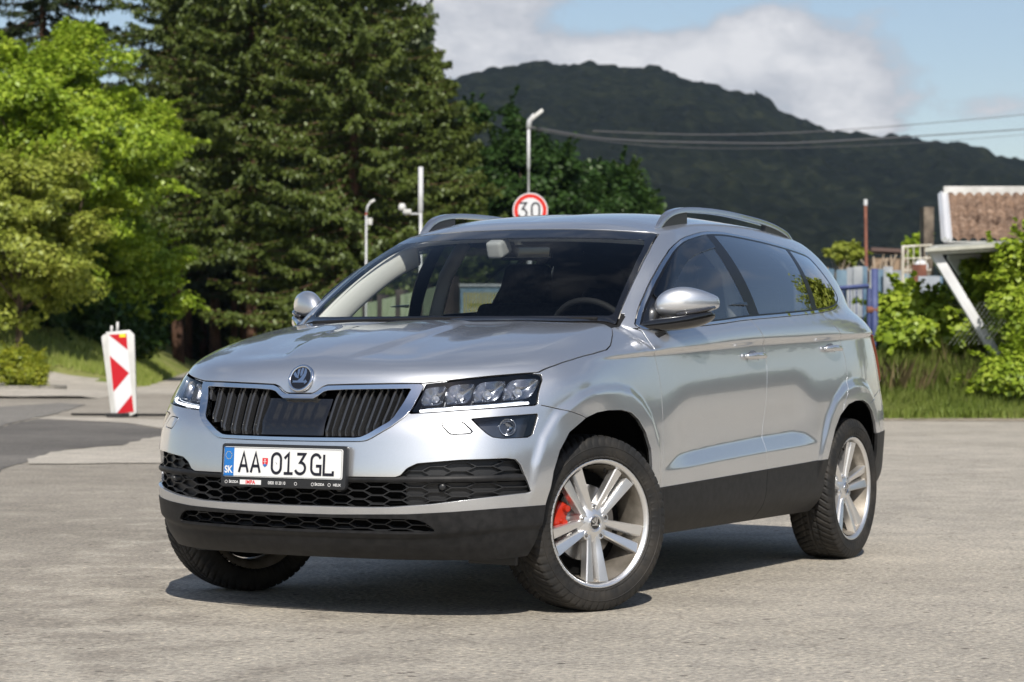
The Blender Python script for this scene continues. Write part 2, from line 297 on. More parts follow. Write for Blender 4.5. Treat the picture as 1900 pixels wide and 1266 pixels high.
def build():
    t=chord(N[3]); 
    # columns: c0..c4 corner of hood patch is c5 ; c8 = end of hood patch
    cols=np.concatenate([dens(t,0,5,NF)[:-1],dens(t,5,8,NH)[:-1],dens(t,8,19,380)])
    j5=NF; j8=NF+NH
    tr=np.array([0,.075,.20,.32,.44,.56,.66,.77]); 
    rr=np.concatenate([np.linspace(0,.77,104)])
    C=nspl(t,np.moveaxis(N,1,0),cols)         # (ncol,8,3)
    R=nspl(tr,np.moveaxis(C,1,0),rr)          # (nrow,ncol,3)
    R[:,:,1]=np.maximum(R[:,:,1],0)
    R[-1]=C[:,7]
    grids=[R]
    crease=R[-1]
    # belt ring samples : centre->corner (idx4) nF1, corner->end matched to crease cols j8..
    g=chord(G0); nT=14; nF1=NF-nT
    gc=np.concatenate([np.linspace(0,g[4],nF1+1)])
    # side: match count of crease columns after j8
    ns=len(cols)-j8
    gs=np.linspace(g[4],g[-1],ns)
    B=nspl(g,G0,np.concatenate([gc,gs[1:]]))
    bf=B[:nF1+1]; bs=B[nF1:]
    # tumblehome : between crease[j8:] and bs  rows nT
    v=np.linspace(0,1,nT+1)[:,None,None]
    c0=crease[j8:][None]; c1=bs[None]
    T=c0*(1-v)+c1*v
    bul=.010*4*v*(1-v); T[:,:,1]+=bul[:,:,0]*np.clip(c0[:,:,1]/.5,0,1); T[:,:,2]+=bul[:,:,0]*.5
    grids.append(T)
    # hood : c0 = crease[0:j5+1] (front), c1 = bf + (corner->crease j8), d0 = centre line, d1 = crease[j5:j8+1]
    rear=bf.copy(); u=np.linspace(0,1,nF1+1)
    rear[:,2]=bf[:,2]
    c1=np.concatenate([rear,T[::-1][1:,0]])
    hc=chord(HC); hs=nspl(hc,HC,np.linspace(0,hc[-1],NH+1))
    d0=np.stack([hs[:,0],0*hs[:,0],hs[:,1]],-1)
    d0[-1]=c1[0]
    k=np.linspace(0,1,NH+1); d0[:,2]-= 0
    H,uu,vv=coons(crease[:j5+1],c1,d0,crease[j5:j8+1])
    uu=uu[...,0];vv=vv[...,0]
    H[:,:,2]+= HB*(4*uu*(1-uu))**.8*np.sin(np.pi*np.clip(vv,0,1))**.7
    H[:,:,2]+= .026*np.sin(np.pi*uu)**1.0*sm(vv,.55,.95)*(1-sm(vv,.965,1.0))*0
    grids.append(H)
    # greenhouse
    g5=nspl(g,G5,np.concatenate([gc,gs[1:]]))
    ng=62; w=np.linspace(0,1,ng+1)[:,None,None]
    W=B[None]*(1-w)+g5[None]*w
    # outward bulge
    dd=np.gradient(B,axis=0); nx=np.stack([dd[:,1],-dd[:,0],0*dd[:,0]],-1); nx/=np.linalg.norm(nx,axis=1)[:,None]
    up=np.array([0,0,1.])
    out=nx*.72+up*.6
    bb=np.where(np.arange(len(B))<nF1*.93,.050,.036)
    from_=np.convolve(np.pad(bb,12,mode='edge'),np.ones(25)/25,'valid')
    W+=(out*from_[:,None])[None]*4*w*(1-w)
    W[:,0,1]=0; W[:,-1,1]=0
    grids.append(W)
    # roof: front = g5[:nF1+1] ; side = g5[nF1: js] ; rear = g5[js:]
    js=len(g5)-1-nF1
    rc=chord(RC); nr=js-nF1; rs=nspl(rc,RC,np.linspace(0,rc[-1],nr+1))
    d0=np.stack([rs[:,0],0*rs[:,0],rs[:,1]],-1); d0[0]=g5[0]; d0[-1]=g5[-1]
    Rf,uu,vv=coons(g5[:nF1+1],g5[js:][::-1],d0,g5[nF1:js+1])
    uu=uu[...,0];vv=vv[...,0]
    Rf[:,:,2]+=RB*(4*uu*(1-uu))**.8*np.sin(np.pi*vv)**.6
    grids.append(Rf)
    # weld
    V=[];Fq=[];o=0;lab=[]
    flip=[0,0,0,0,0]
    for gi,G in enumerate(grids):
        m,n=G.shape[:2]; V.append(G.reshape(-1,3)); idx=np.arange(m*n).reshape(m,n)+o
        q=np.stack([idx[:-1,:-1],idx[:-1,1:],idx[1:,1:],idx[1:,:-1]],-1).reshape(-1,4)
        Fq.append(q); lab.append(np.full(len(q),gi)); o+=m*n
    V=np.concatenate(V);Fq=np.concatenate(Fq);lab=np.concatenate(lab)
    key=np.round(V*2e4).astype(np.int64)
    _,first,inv=np.unique(key,axis=0,return_index=True,return_inverse=True); inv=inv.ravel()
    V=V[first];Fq=inv[Fq]
    # orient outward : normal dot (centroid - centre) >0
    a=V[Fq]; nrm=np.cross(a[:,2]-a[:,0],a[:,3]-a[:,1]); c=a.mean(1)
    s=np.einsum('ij,ij->i',nrm,c-np.array([0,0,.75])*1.0)
    ctr=np.stack([np.clip(c[:,0],-1.2,1.2),0*c[:,0],0*c[:,0]+.7],-1)
    s=np.einsum('ij,ij->i',nrm,c-ctr)
    Fq[s<0]=Fq[s<0][:,::-1]
    return V,Fq,lab,grids
HB=.006; RB=.021
def lapl(V,F,w,it):
    e=np.concatenate([F[:,[0,1]],F[:,[1,2]],F[:,[2,3]],F[:,[3,0]]]); e=np.unique(np.sort(e,1),axis=0)
    deg=np.bincount(e.ravel(),minlength=len(V)).astype(float)
    cen=V[:,1]<1e-6
    for _ in range(it):
        s=np.zeros_like(V)
        for k in range(3): s[:,k]=np.bincount(e[:,0],V[e[:,1],k],len(V))+np.bincount(e[:,1],V[e[:,0],k],len(V))
        s=s/deg[:,None]; s[cen,1]=0
        V=V+(s-V)*w[:,None]
    return V
def normals(V,F):
    a=V[F]; n=np.cross(a[:,2]-a[:,0],a[:,3]-a[:,1]); vn=np.zeros_like(V)
    for i in range(4):
        for k in range(3): vn[:,k]+=np.bincount(F[:,i],n[:,k],len(V))
    vn[V[:,1]<1e-6,1]=0
    return vn/np.maximum(np.linalg.norm(vn,axis=1),1e-12)[:,None]

def pl(x,P):
    P=np.array(P); P=P[np.argsort(P[:,0])]; return np.interp(x,P[:,0],P[:,1])
def sdf(px,py,poly):
    """signed distance to closed polygon, positive inside"""
    P=np.asarray(poly,float); Q=np.roll(P,-1,axis=0); d=np.full(len(px),1e9); ins=np.zeros(len(px),bool)
    for (ax,ay),(bx,by) in zip(P,Q):
        ex,ey=bx-ax,by-ay; L=ex*ex+ey*ey
        if L<1e-12: continue
        t=np.clip(((px-ax)*ex+(py-ay)*ey)/L,0,1)
        d=np.minimum(d,np.hypot(px-ax-t*ex,py-ay-t*ey))
        c=(ay>py)!=(by>py)
        if ey!=0: ins^= c&(px<ax+(py-ay)*ex/ey)
    return np.where(ins,d,-d)
def smooth_poly(P,it=2,closed=True):
    """Chaikin corner cutting"""
    P=np.asarray(P,float)
    for _ in range(it):
        if closed:
            Q=np.roll(P,-1,axis=0); P=np.stack([P*.8+Q*.2,P*.2+Q*.8],1).reshape(-1,2)
        else:
            A=P[:-1];Bq=P[1:]; M=np.stack([A*.75+Bq*.25,A*.25+Bq*.75],1).reshape(-1,2); P=np.concatenate([P[:1],M[1:-1],P[-1:]])
    return P
ARCHF=[(1.765,.10),(1.762,.36),(1.752,.46),(1.735,.548),(1.700,.622),(1.640,.688),(1.528,.740),(1.449,.757),(1.357,.763),(1.239,.762),(1.156,.750),(1.097,.722),(1.034,.670),(.990,.600),(.971,.493),(.962,.36),(.960,.10)]
ARCHR=[(-.895,.10),(-.898,.40),(-.908,.490),(-.938,.558),(-.981,.626),(-1.050,.687),(-1.155,.736),(-1.262,.752),(-1.372,.751),(-1.464,.733),(-1.539,.695),(-1.590,.635),(-1.618,.581),(-1.635,.489),(-1.640,.40),(-1.640,.10)]
def creasez(x): return pl(x,[(2.2,.90),(1.63,.933),(1.319,.966),(.93,.987),(.40,1.009),(-.10,1.031),(-.60,1.043),(-1.0,1.054),(-1.319,1.061),(-1.65,1.072),(-1.88,1.078),(-2.2,1.085)])
def displace(V,F):
    """features of the side and hood, half car y>0"""
    n=normals(V,F); x,y,z=V.T
    side=np.clip(n[:,1],0,1)
    # wheel-arch flares : raised lip that fades away from the opening
    for poly,xo in ((ARCHF,1),(ARCHR,1)):
        d=-sdf(x,z,poly)
        w=(z<.95)*(y>.5)
        # inner flat lip then a step back
        h=.013*(1-sm(d,.070,.100))-.010*(1-sm(d,.0,.016))*0
        fade=sm(z,.40,.50)
        V[:,1]+=h*w*fade*side
    # shoulder crease : undercut below the line
    dz=creasez(x)-z
    a=sm(x,-2.05,-1.9)*(1-sm(x,1.18,1.50))*(y>.4)
    und=np.where(dz>=0, sm(dz,.000,.017)*(1-.75*sm(dz,.03,.30)),0)
    V[:,1]-=.0165*und*a*(dz>=-1e-4)*side
    # hollow of the doors with the rising ledge near the sill
    zl=pl(x,[(.86,.505),(.30,.530),(-.183,.548),(-.80,.567),(-1,.57)])
    zu=pl(x,[(.86,.515),(.78,.540),(.686,.566),(.30,.590),(-.122,.609),(-.54,.622),(-.66,.612),(-.80,.572),(-1,.57)])
    amp=.023*sm(x,-.83,-.52)*(1-sm(x,.55,.90))
    prof=np.where(z>zu,1-sm(z,zu,zu+.30),np.where(z<zl,0,(z-zl)/np.maximum(zu-zl,1e-3)))
    V[:,1]-=amp*prof*(y>.5)*(x<1)*(x>-1)*side
    # ledge along the chin of the front bumper
    fr=(x>1.55)*(z<.45)*np.clip(n[:,0]+n[:,1],0,1); st=1-sm(z,.306+.03*sm(y,.5,.85),.328+.03*sm(y,.5,.85))
    V[:,0]-=.014*st*fr*np.clip(n[:,0],0,1); V[:,1]-=.010*st*fr*np.clip(n[:,1],0,1)
    # hood: raised centre bounded by two creases
    up=np.clip(n[:,2],0,1)
    yc=pl(x,HCR); m=(x>1.0)*(x<2.1)*(z>.88)
    k=sm(x,1.0,1.15)*0+1; am=.013*(1-sm(x,1.86,2.02))*sm(x,1.08,1.2)
    V[:,2]-=m*am*up*sm(y,yc-.006,yc+.036)*(1-sm(y,yc+.12,yc+.33))
    return V
HCR=[(1.0,.12),(1.12,.140),(1.35,.19),(1.57,.205),(1.75,.195),(1.90,.16),(2.03,.11)]
def finished():
    V,F,lab,gr=build()
    z=V[:,2]
    # fairing near seams between patches
    vl=np.full((len(V),5),False)
    for k in range(5):
        vl[np.unique(F[lab==k]),k]=True
    seam=vl.sum(1)>1
    S=V[seam]; w=np.zeros(len(V))
    # distance to nearest seam vertex (grid hash free: chunked)
    for c in range(0,len(V),20000):
        d=((V[c:c+20000,None,:]-S[None,::3])**2).sum(-1).min(1)**.5
        w[c:c+20000]=np.clip(1-d/.05,0,1)
    x,y=V[:,0],V[:,1]
    rear=(x<.95)&(V[:,2]<1.105)&(V[:,2]>.5)&(x>-2.05)   # keep the shoulder line crisp
    w2=np.where(rear,0,w)
    b=.15+.5*sm(x,1.5,1.75)
    V=lapl(V,F,w2*.9,30)
    V=displace(V,F)
    V=lapl(V,F,np.full(len(V),.3),1)
    return V,F,lab
# ================================================================== the car
class Skin: pass
SK=Skin(); SK.V,_F,_lab=finished(); SK.N=normals(SK.V,_F)
SK.F=np.concatenate([_F,np.full((len(_F),4),-1)],1)          # padded polygons
SK.lab=_lab
def fverts(F): return np.where(F<0,0,F)
_cutid=[0]
def cut(faces,lab,phi):
    """split polygons by phi (one value per skin vertex): returns (phi>0 part, phi<0 part)"""
    _cutid[0]+=1
    m=faces>=0; P=phi[fverts(faces)]; pos=((P>0)|~m).all(1); neg=((P<=0)|~m).all(1); mid=np.where(~pos&~neg)[0]
    newV=[];newN=[];cache={};A=[];B=[];la=[];lb=[]; base=len(SK.V); V=SK.V;Nn=SK.N
    def ep(a,b):
        k=(a,b) if a<b else (b,a)
        if k not in cache:
            t=phi[a]/(phi[a]-phi[b]); cache[k]=base+len(newV); newV.append(V[a]+(V[b]-V[a])*t); newN.append(Nn[a]+(Nn[b]-Nn[a])*t)
        return cache[k]
    for i in mid:
        f=[int(v) for v in faces[i] if v>=0]; pa=[];pb=[]
        for j,a in enumerate(f):
            b=f[(j+1)%len(f)]; ia=phi[a]>0; ib=phi[b]>0
            (pa if ia else pb).append(a)
            if ia!=ib: e=ep(a,b); pa.append(e); pb.append(e)
        for p,Q,l in ((pa,A,la),(pb,B,lb)):
            if len(p)>=3:
                if len(p)>8: p=p[:8]
                Q.append(p+[-1]*(8-len(p))); l.append(lab[i])
    if newV:
        SK.V=np.concatenate([SK.V,newV]); nn=np.array(newN); nn/=np.linalg.norm(nn,axis=1)[:,None]+1e-12; SK.N=np.concatenate([SK.N,nn])
    def cat(F,l,Q,q): return (np.concatenate([F,np.array(Q)]) ,np.concatenate([l,np.array(q)])) if Q else (F,l)
    return cat(faces[pos],lab[pos],A,la),cat(faces[neg],lab[neg],B,lb)
def cen(F): return np.stack([np.where(F>=0,SK.V[fverts(F)][:,:,k],0).sum(1)/(F>=0).sum(1) for k in range(3)],-1)
class Piece:
    def __init__(s,F,l): s.F=F; s.l=l
    def split(s,fn,where=None,gap=0.):
        """fn(V)->phi ; where(centroids,lab)->bool limits the faces that take part; returns (inside piece, rest)"""
        if where is not None:
            w=where(cen(s.F),s.l); F,l=s.F[w],s.l[w]; RF,Rl=s.F[~w],s.l[~w]
        else: F,l=s.F,s.l; RF,Rl=s.F[:0],s.l[:0]
        ph=fn(SK.V)-gap/2
        (a,la),(b,lb)=cut(F,l,ph)
        if gap:
            ph=fn(SK.V)+gap/2; (_,_),(b,lb)=cut(b,lb,ph)
        return Piece(a,la),Piece(np.concatenate([RF,b]),np.concatenate([Rl,lb]))
def XZ(poly): P=np.array(poly); return lambda V: sdf(V[:,0],V[:,2],P)
def YZ(poly): P=np.array(poly); return lambda V: sdf(V[:,1],V[:,2],P)
def XY(poly): P=np.array(poly); return lambda V: sdf(V[:,0],V[:,1],P)
def panel(name,p,material,parent,side='L',push=0.,flange=.012,label=None,tuck=.35):
    """link a piece of skin; side 'L' left, 'R' mirrored, 'B' both halves welded on the centre line"""
    F=p.F; used=np.unique(F[F>=0]); mp=np.full(len(SK.V),-1); mp[used]=np.arange(len(used))
    V=SK.V[used]+SK.N[used]*push; Nn=SK.N[used]
    polys=[[int(mp[v]) for v in f if v>=0] for f in F]
    # boundary
    E={}
    for f in polys:
        for j,a in enumerate(f):
            b=f[(j+1)%len(f)]; k=(a,b) if a<b else (b,a); E[k]=(None if k in E else (a,b))
    bd=[e for e in E.values() if e is not None and not (abs(V[e[0],1])<1e-4 and abs(V[e[1],1])<1e-4)]
    nf={}
    if flange and bd:
        # in-plane outward direction per boundary vertex gives the flange its own normal
        out=np.zeros_like(V)
        for a,b in bd:
            d=np.cross(V[b]-V[a],Nn[a]); out[a]+=d; out[b]+=d
        bv=sorted({v for e in bd for v in e}); base=len(V)
        o=out[bv]; o/=np.linalg.norm(o,axis=1)[:,None]+1e-12
        top=V[bv]; n1=Nn[bv]*.35+o; n1/=np.linalg.norm(n1,axis=1)[:,None]
        r=.0016
        # tiny rolled edge, then the flange
        ring1=top+o*r*.6-Nn[bv]*r; ring2=ring1-Nn[bv]*flange
        V=np.concatenate([V,top,ring1,ring1,ring2]); m=len(bv)
        Nn=np.concatenate([Nn,Nn[bv],n1,o,o]); ix={v:i for i,v in enumerate(bv)}
        for a,b in bd:
            i,j=ix[a],ix[b]
            polys.append([base+j,base+i,base+m+i,base+m+j]); polys.append([base+2*m+j,base+2*m+i,base+3*m+i,base+3*m+j])
    if side in 'RB':
        V2=V*[1,-1,1]; N2=Nn*[1,-1,1]; P2=[f[::-1] for f in polys]
        if side=='R': V,Nn,polys=V2,N2,P2
        else:
            k=len(V); V=np.concatenate([V,V2]); Nn=np.concatenate([Nn,N2]); polys=polys+[[v+k for v in f] for f in P2]
    o=mesh(name,V,polys,material,parent,True,Nn)
    if label: o['label']=label
    return o
car=empty('parked_car',(0,0,0),'silver SUV with black cladding and roof rails parked on the asphalt, wheels turned','car')
# ---- backprojected feature outlines (metres, car frame)
WIN=smooth_poly([(.935,1.068),(.687,1.073),(.205,1.100),(-.017,1.117),(-.450,1.136),(-.934,1.160),(-1.180,1.179),(-1.295,1.205),(-1.338,1.232),(-1.343,1.262),(-1.300,1.325),(-1.252,1.398),(-1.222,1.436),(-1.175,1.450),(-.928,1.474),(-.700,1.491),(-.494,1.502),(-.281,1.511),(-.120,1.506),(-.015,1.497),(.188,1.465),(.352,1.421),(.513,1.350),(.673,1.264),(.826,1.163)],1)
HGX=[(-1,-1),(-1,-.5),(.985,-.5),(1.135,-.5),(1.135,.10),(1.128,.20),(1.100,.40),(1.058,.60),(1.030,.700),(1.030,.757),(1.080,.785),(1.150,.815),(1.196,.833),(1.249,.843),(1.358,.839),(1.510,.824),(1.612,.808),(1.700,.786),(1.76,.81),(3,.81),(3,-.5)][3:]
def hood_edge(y): return pl(y,[(-1,.828),(0,.828),(.055,.829),(.072,.836),(.092,.852),(.115,.860),(.233,.864),(.359,.867),(.49,.869),(.592,.883),(.682,.896),(.783,.908),(1.2,.93)])
GRO=[(-.05,.824),(.058,.825),(.076,.833),(.096,.849),(.118,.857),(.233,.860),(.359,.863),(.480,.865),(.489,.855),(.465,.765),(.447,.742),(.415,.713),(.345,.670),(.325,.661),(.30,.658),(.168,.656),(-.05,.655)]
GRI=[(-.05,.808),(.066,.809),(.084,.819),(.104,.834),(.125,.840),(.2,.844),(.452,.849),(.446,.838),(.415,.745),(.402,.728),(.335,.687),(.305,.673),(.28,.670),(.08,.668),(-.05,.668)]
HL=[(.496,.864),(.592,.878),(.682,.891),(.770,.903),(.795,.899),(.806,.880),(.816,.792),(.812,.788),(.693,.777),(.569,.767),(.466,.760)]
FOG=[(.667,.742),(.820,.757),(.822,.750),(.819,.682),(.812,.673),(.760,.671),(.736,.676),(.720,.688)]
WASH=smooth_poly([(.581,.722),(.591,.729),(.637,.732),(.648,.729),(.680,.697),(.674,.689),(.619,.686),(.611,.690)],1)
BLK=[(-.05,.531),(.440,.534),(.458,.540),(.480,.566),(.515,.584),(.650,.597),(.775,.601),(.795,.596),(.806,.575),(.8185,.520),(.829,.476),(.822,.472),(.694,.454),(.562,.435),(.41,.422),(.33,.420),(-.05,.418)]
LOW=[(-.05,.380),(.470,.383),(.510,.380),(.536,.370),(.560,.348),(.562,.337),(.548,.332),(.50,.330),(-.05,.324)]
def clz(V):
    x,y=V[:,0],V[:,1]; f=pl(y,[(0,.390),(.18,.391),(.48,.399),(.63,.409),(.75,.419),(.84,.424),(1,.43)]); s=pl(x,[(-3,.60),(-1.55,.585),(-1.3,.50),(-.88,.487),(.86,.445),(1.3,.43),(1.72,.424),(3,.42)])
    w=sm(x,1.6,1.75); return s*(1-w)+f*w
FRONT=lambda c,l:(c[:,0]>1.5)
GREEN=lambda c,l:((l==3)|(l==1))&(c[:,1]>.3)
body=Piece(SK.F,SK.lab)
# windscreen
WS=lambda V: np.minimum(np.minimum(pl(V[:,2],[(1.0,.762),(1.086,.741),(1.149,.726),(1.236,.708),(1.311,.689),(1.394,.660),(1.480,.620),(1.6,.57)])-V[:,1],pl(V[:,1],[(0,1.503),(.24,1.500),(.43,1.493),(.60,1.482),(.7,1.477)])-V[:,2]),V[:,2]-pl(V[:,1],[(0,1.070),(.6,1.086),(.8,1.09)]))
SCREEN=lambda c,l:(l==3)&(c[:,0]>.2)
ws,body=body.split(WS,SCREEN,.006)
_wsin=lambda V: np.minimum(WS(V)-.020-.022*sm(V[:,2],1.42,1.48)-.045*(1-sm(V[:,2],1.10,1.14)),V[:,2]-1.125)
WSGL,WSBD=ws.split(_wsin)
# side windows
win,body=body.split(XZ(WIN),GREEN,.004)
chrome_in,chrome=win.split(lambda V: XZ(WIN)(V)-.0115,None,.0)
BPF=[(-.107,1.0),(-.107,1.118),(-.060,1.30),(-.020,1.60),(.2,1.7),(2,1.7),(2,1.0)]       # front glass area, ahead of B pillar
BPR=[(-.205,1.0),(-.205,1.127),(-.178,1.30),(-.125,1.60),(-1.9,1.7),(-1.9,1.0)]
gf,rest=chrome_in.split(lambda V: np.minimum(XZ(BPF)(V),XZ(WIN)(V)-.019),None,0)
gr_,pill=rest.split(lambda V: np.minimum(XZ(BPR)(V),XZ(WIN)(V)-.019),None,0)
QF=[(-.838,1.0),(-.838,1.140),(-.905,1.36),(-.965,1.60),(0,1.7),(0,1.0)]; QR=[(-.905,1.0),(-.905,1.150),(-.952,1.36),(-.99,1.60),(-2,1.7),(-2,1.0)]
gd,q=gr_.split(XZ(QF)); gq,pill2=q.split(XZ(QR))
# front corner of the front window: black mirror base triangle
MT=[(.70,1.0),(.70,1.08),(.725,1.25),(1.2,1.5),(1.2,1.0)]
mtri,gf=gf.split(XZ(MT))
gvis,_g=gf.split(lambda V: np.minimum(.072-XZ(WIN)(V),V[:,2]-1.18))
# hood
HOODF=lambda V: np.minimum(np.where(V[:,0]>1.62,V[:,2]-hood_edge(V[:,1]),1.),XY(HGX)(V))
hood,body=body.split(HOODF,lambda c,l:(c[:,0]>.9)&(c[:,2]>.80)&(c[:,2]<1.16)&((l==2)|(l==0)|(l==3)),.0055)
cowl,body=body.split(lambda V: np.minimum(.755-V[:,1],V[:,2]-1.0),lambda c,l:(c[:,0]>.90)&(c[:,0]<1.20)&(c[:,2]>1.03)&(c[:,2]<1.14)&(c[:,1]<.78))
# front openings
gro,body=body.split(YZ(GRO),FRONT,.003)
gri,gring=gro.split(YZ(GRI))
hl,body=body.split(YZ(HL),lambda c,l:(c[:,0]>1.62)&(c[:,1]>.4),.005)
fog,body=body.split(YZ(FOG),lambda c,l:(c[:,0]>1.62),.004)
blk,body=body.split(YZ(BLK),lambda c,l:(c[:,0]>1.62))
low,body=body.split(YZ(LOW),FRONT)
wash,body=body.split(YZ(WASH),FRONT,.005)
# wheel arches
_,body=body.split(XZ(ARCHF),lambda c,l:(c[:,1]>.5)&(c[:,2]<.9)&(c[:,0]<1.80))
_,body=body.split(XZ(ARCHR),lambda c,l:(c[:,1]>.5)&(c[:,2]<.9)&(c[:,0]>-1.9)&(c[:,0]<0))
# rear lamp
TL=[(-1.80,1.068),(-2.4,1.075),(-2.4,.80),(-1.97,.83),(-1.90,.95)]
tail,body=body.split(XZ(TL),lambda c,l:(c[:,0]<-1.6)&(c[:,1]>.25),.004)
# doors
DFL=[(.902,1.066),(.909,.988),(.888,.958),(.867,.880),(.861,.808),(.860,.673),(.852,.541),(.848,.444),(.84,.10)]
DBL=[(-.086,1.122),(-.170,1.036),(-.201,1.005),(-.222,.926),(-.214,.835),(-.206,.699),(-.190,.609),(-.195,.544),(-.200,.498),(-.207,.451),(-.205,.10)]
DRL_=[(-.923,1.158),(-1.093,1.076),(-1.125,1.043),(-1.180,.951),(-1.186,.865),(-1.140,.775),(-1.102,.739),(-1.06,.60),(-1.0,.10)]
below=lambda c,l:(c[:,1]>.5)&(c[:,2]<1.20)&(c[:,0]<1.02)
fdoor,body=body.split(XZ([(.93,1.075)]+DFL+DBL[::-1]+[(-.086,1.14),(.2,1.12),(.7,1.09)]),below,.005)
rdoor,body=body.split(XZ(DBL+DRL_[::-1]+[(-.923,1.18),(-.45,1.16),(-.086,1.14)]),below,.005)
# bumpers
def FB(V):
    z=pl(V[:,0],[(1.49,.722),(1.513,.732),(1.555,.746),(1.630,.764),(1.691,.776),(1.753,.789),(1.762,.95),(1.9,1.3)])
    return z-V[:,2]
bumper,body=body.split(FB,lambda c,l:(c[:,0]>1.30)&(c[:,2]<.93)&(c[:,0]>1.45),.005)
rbump,body=body.split(lambda V: pl(V[:,0],[(-3,.79),(-1.754,.79),(-1.5,.734),(-1.4,.73)])-V[:,2],lambda c,l:(c[:,0]<-1.5),.005)
# black cladding
CLP=lambda V: clz(V)-V[:,2]
fdc,fdoor=fdoor.split(CLP); rdc,rdoor=rdoor.split(CLP); bcl,bumper=bumper.split(CLP); rbc,rbump=rbump.split(CLP)
scl,body=body.split(CLP,lambda c,l:(c[:,2]<.7))
fender,body=body.split(lambda V: V[:,0]-.852,lambda c,l:(c[:,0]>.8)&(c[:,2]<1.07)&((l==0)|((l==1)&(c[:,0]>.85))|((l==2)&(c[:,1]>.7))))
roof_where=lambda c,l:(l==4)
# ---- link the panels
for s in 'LR':
    panel('front_fender',fender,PAINT,car,s)
    d=panel('front_door',fdoor,PAINT,car,s); c_=panel('door_cladding',fdc,BLACKP,d,s,push=.004)
    d2=panel('rear_door',rdoor,PAINT,car,s); panel('door_cladding',rdc,BLACKP,d2,s,push=.004)
    g=panel('front_side_window',gf,GLASSF,car,s,flange=0); panel('wind_deflector',gvis,VISOR,g,s,push=.010,flange=.004); panel('mirror_base_panel',mtri,GLOSSB,car,s,flange=0)
    panel('rear_side_window',gd,GLASSR,car,s,flange=0); panel('quarter_window',gq,GLASSR,car,s,flange=0)
    panel('window_chrome_trim',chrome,CHROME,car,s,push=.002,flange=.006)
    P_=Piece(np.concatenate([pill.F,pill2.F]),np.concatenate([pill.l,pill2.l])); panel('black_pillar_trim',P_,PILB,car,s,push=.001,flange=.004)
    if s=='L': DOORL=(d,d2)
    else: DOORR=(d,d2)
    panel('wheel_arch_cladding',scl,BLACKP,car,s,push=.003)
    panel('rear_lamp',tail,REDL,car,s,push=.012,flange=.02)
body_o=panel('body',body,PAINT,car,'B')
hood_o=panel('hood',hood,PAINT,car,'B')
panel('cowl',cowl,TRIMB,car,'B',push=-.006,flange=0)
bump_o=panel('front_bumper',bumper,PAINT,car,'B'); panel('lower_lip',bcl,BLACKP,bump_o,'B',push=.003)
rb_o=panel('rear_bumper',rbump,PAINT,car,'B'); panel('lower_lip',rbc,BLACKP,rb_o,'B',push=.003)
for s in 'LR': panel('washer_cap',wash,PAINT,bump_o,s)
ws_o=panel('windscreen',WSGL,GLASSW,car,'B',flange=0)
panel('screen_border',WSBD,GLOSSB,ws_o,'B',flange=.004)
# roof rails etc. below.  Dark inner shell that closes gaps and openings
nb=len(np.unique(_F)); 
def shell():
    V=SK.V; Nn=SK.N
    inn=Piece(_F8,_lab)
    return inn
_F8=np.concatenate([_F,np.full((len(_F),4),-1)],1)
sh=Piece(_F8,_lab)
_,sh=sh.split(lambda V: WS(V)-.022,SCREEN)
_,sh=sh.split(lambda V: XZ(WIN)(V)-.020,GREEN)
_,sh=sh.split(XZ(ARCHF),lambda c,l:(c[:,1]>.5)&(c[:,2]<.9)&(c[:,0]<1.80)&(c[:,0]>0))
_,sh=sh.split(XZ(ARCHR),lambda c,l:(c[:,1]>.5)&(c[:,2]<.9)&(c[:,0]<0))
# pillars and roof lining (visible inside)
RW=[(.75,1.235),(.50,1.36),(.34,1.44)]
lin,sh=sh.split(lambda V: V[:,2]-1.13,lambda c,l:(l>=3)&(c[:,0]<.95))
def rearglass(V): return np.minimum(np.minimum(.50-V[:,1],V[:,2]-1.20),1.43-V[:,2])
_,lin=lin.split(rearglass,lambda c,l:c[:,0]<-1.4)
def offpanel(name,p,off,material,parent,side):
    sv=SK.V; keep=SK.V.copy(); SK.V=SK.V-SK.N*off[:,None]; SK.N=-SK.N
    f=p.F; g=f.copy()
    for i in range(len(f)):
        k=int((f[i]>=0).sum()); g[i,:k]=f[i,:k][::-1]
    o=panel(name,Piece(g,p.l),material,parent,side,flange=0); SK.V=keep; SK.N=-SK.N; return o
y_,z_=SK.V[:,1],SK.V[:,2]
fo=np.maximum(np.maximum(sdf(y_,z_,np.array(GRO)),sdf(y_,z_,np.array(BLK))),np.maximum(sdf(y_,z_,np.array(HL)),np.maximum(sdf(y_,z_,np.array(LOW)),sdf(y_,z_,np.array(FOG)))))
off=np.full(len(SK.V),.022)+np.where(SK.V[:,0]>1.55,.075*sm(fo,-.01,.012),0)
offpanel('inner_shell',sh,off,DEEP,car,'B')
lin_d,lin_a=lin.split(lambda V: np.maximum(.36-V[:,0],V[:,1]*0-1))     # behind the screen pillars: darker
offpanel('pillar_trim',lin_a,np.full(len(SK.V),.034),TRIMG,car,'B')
offpanel('roof_lining',lin_d,np.full(len(SK.V),.034),mat('dark_headliner',(.06,.062,.065),.85,spec=.2),car,'B')
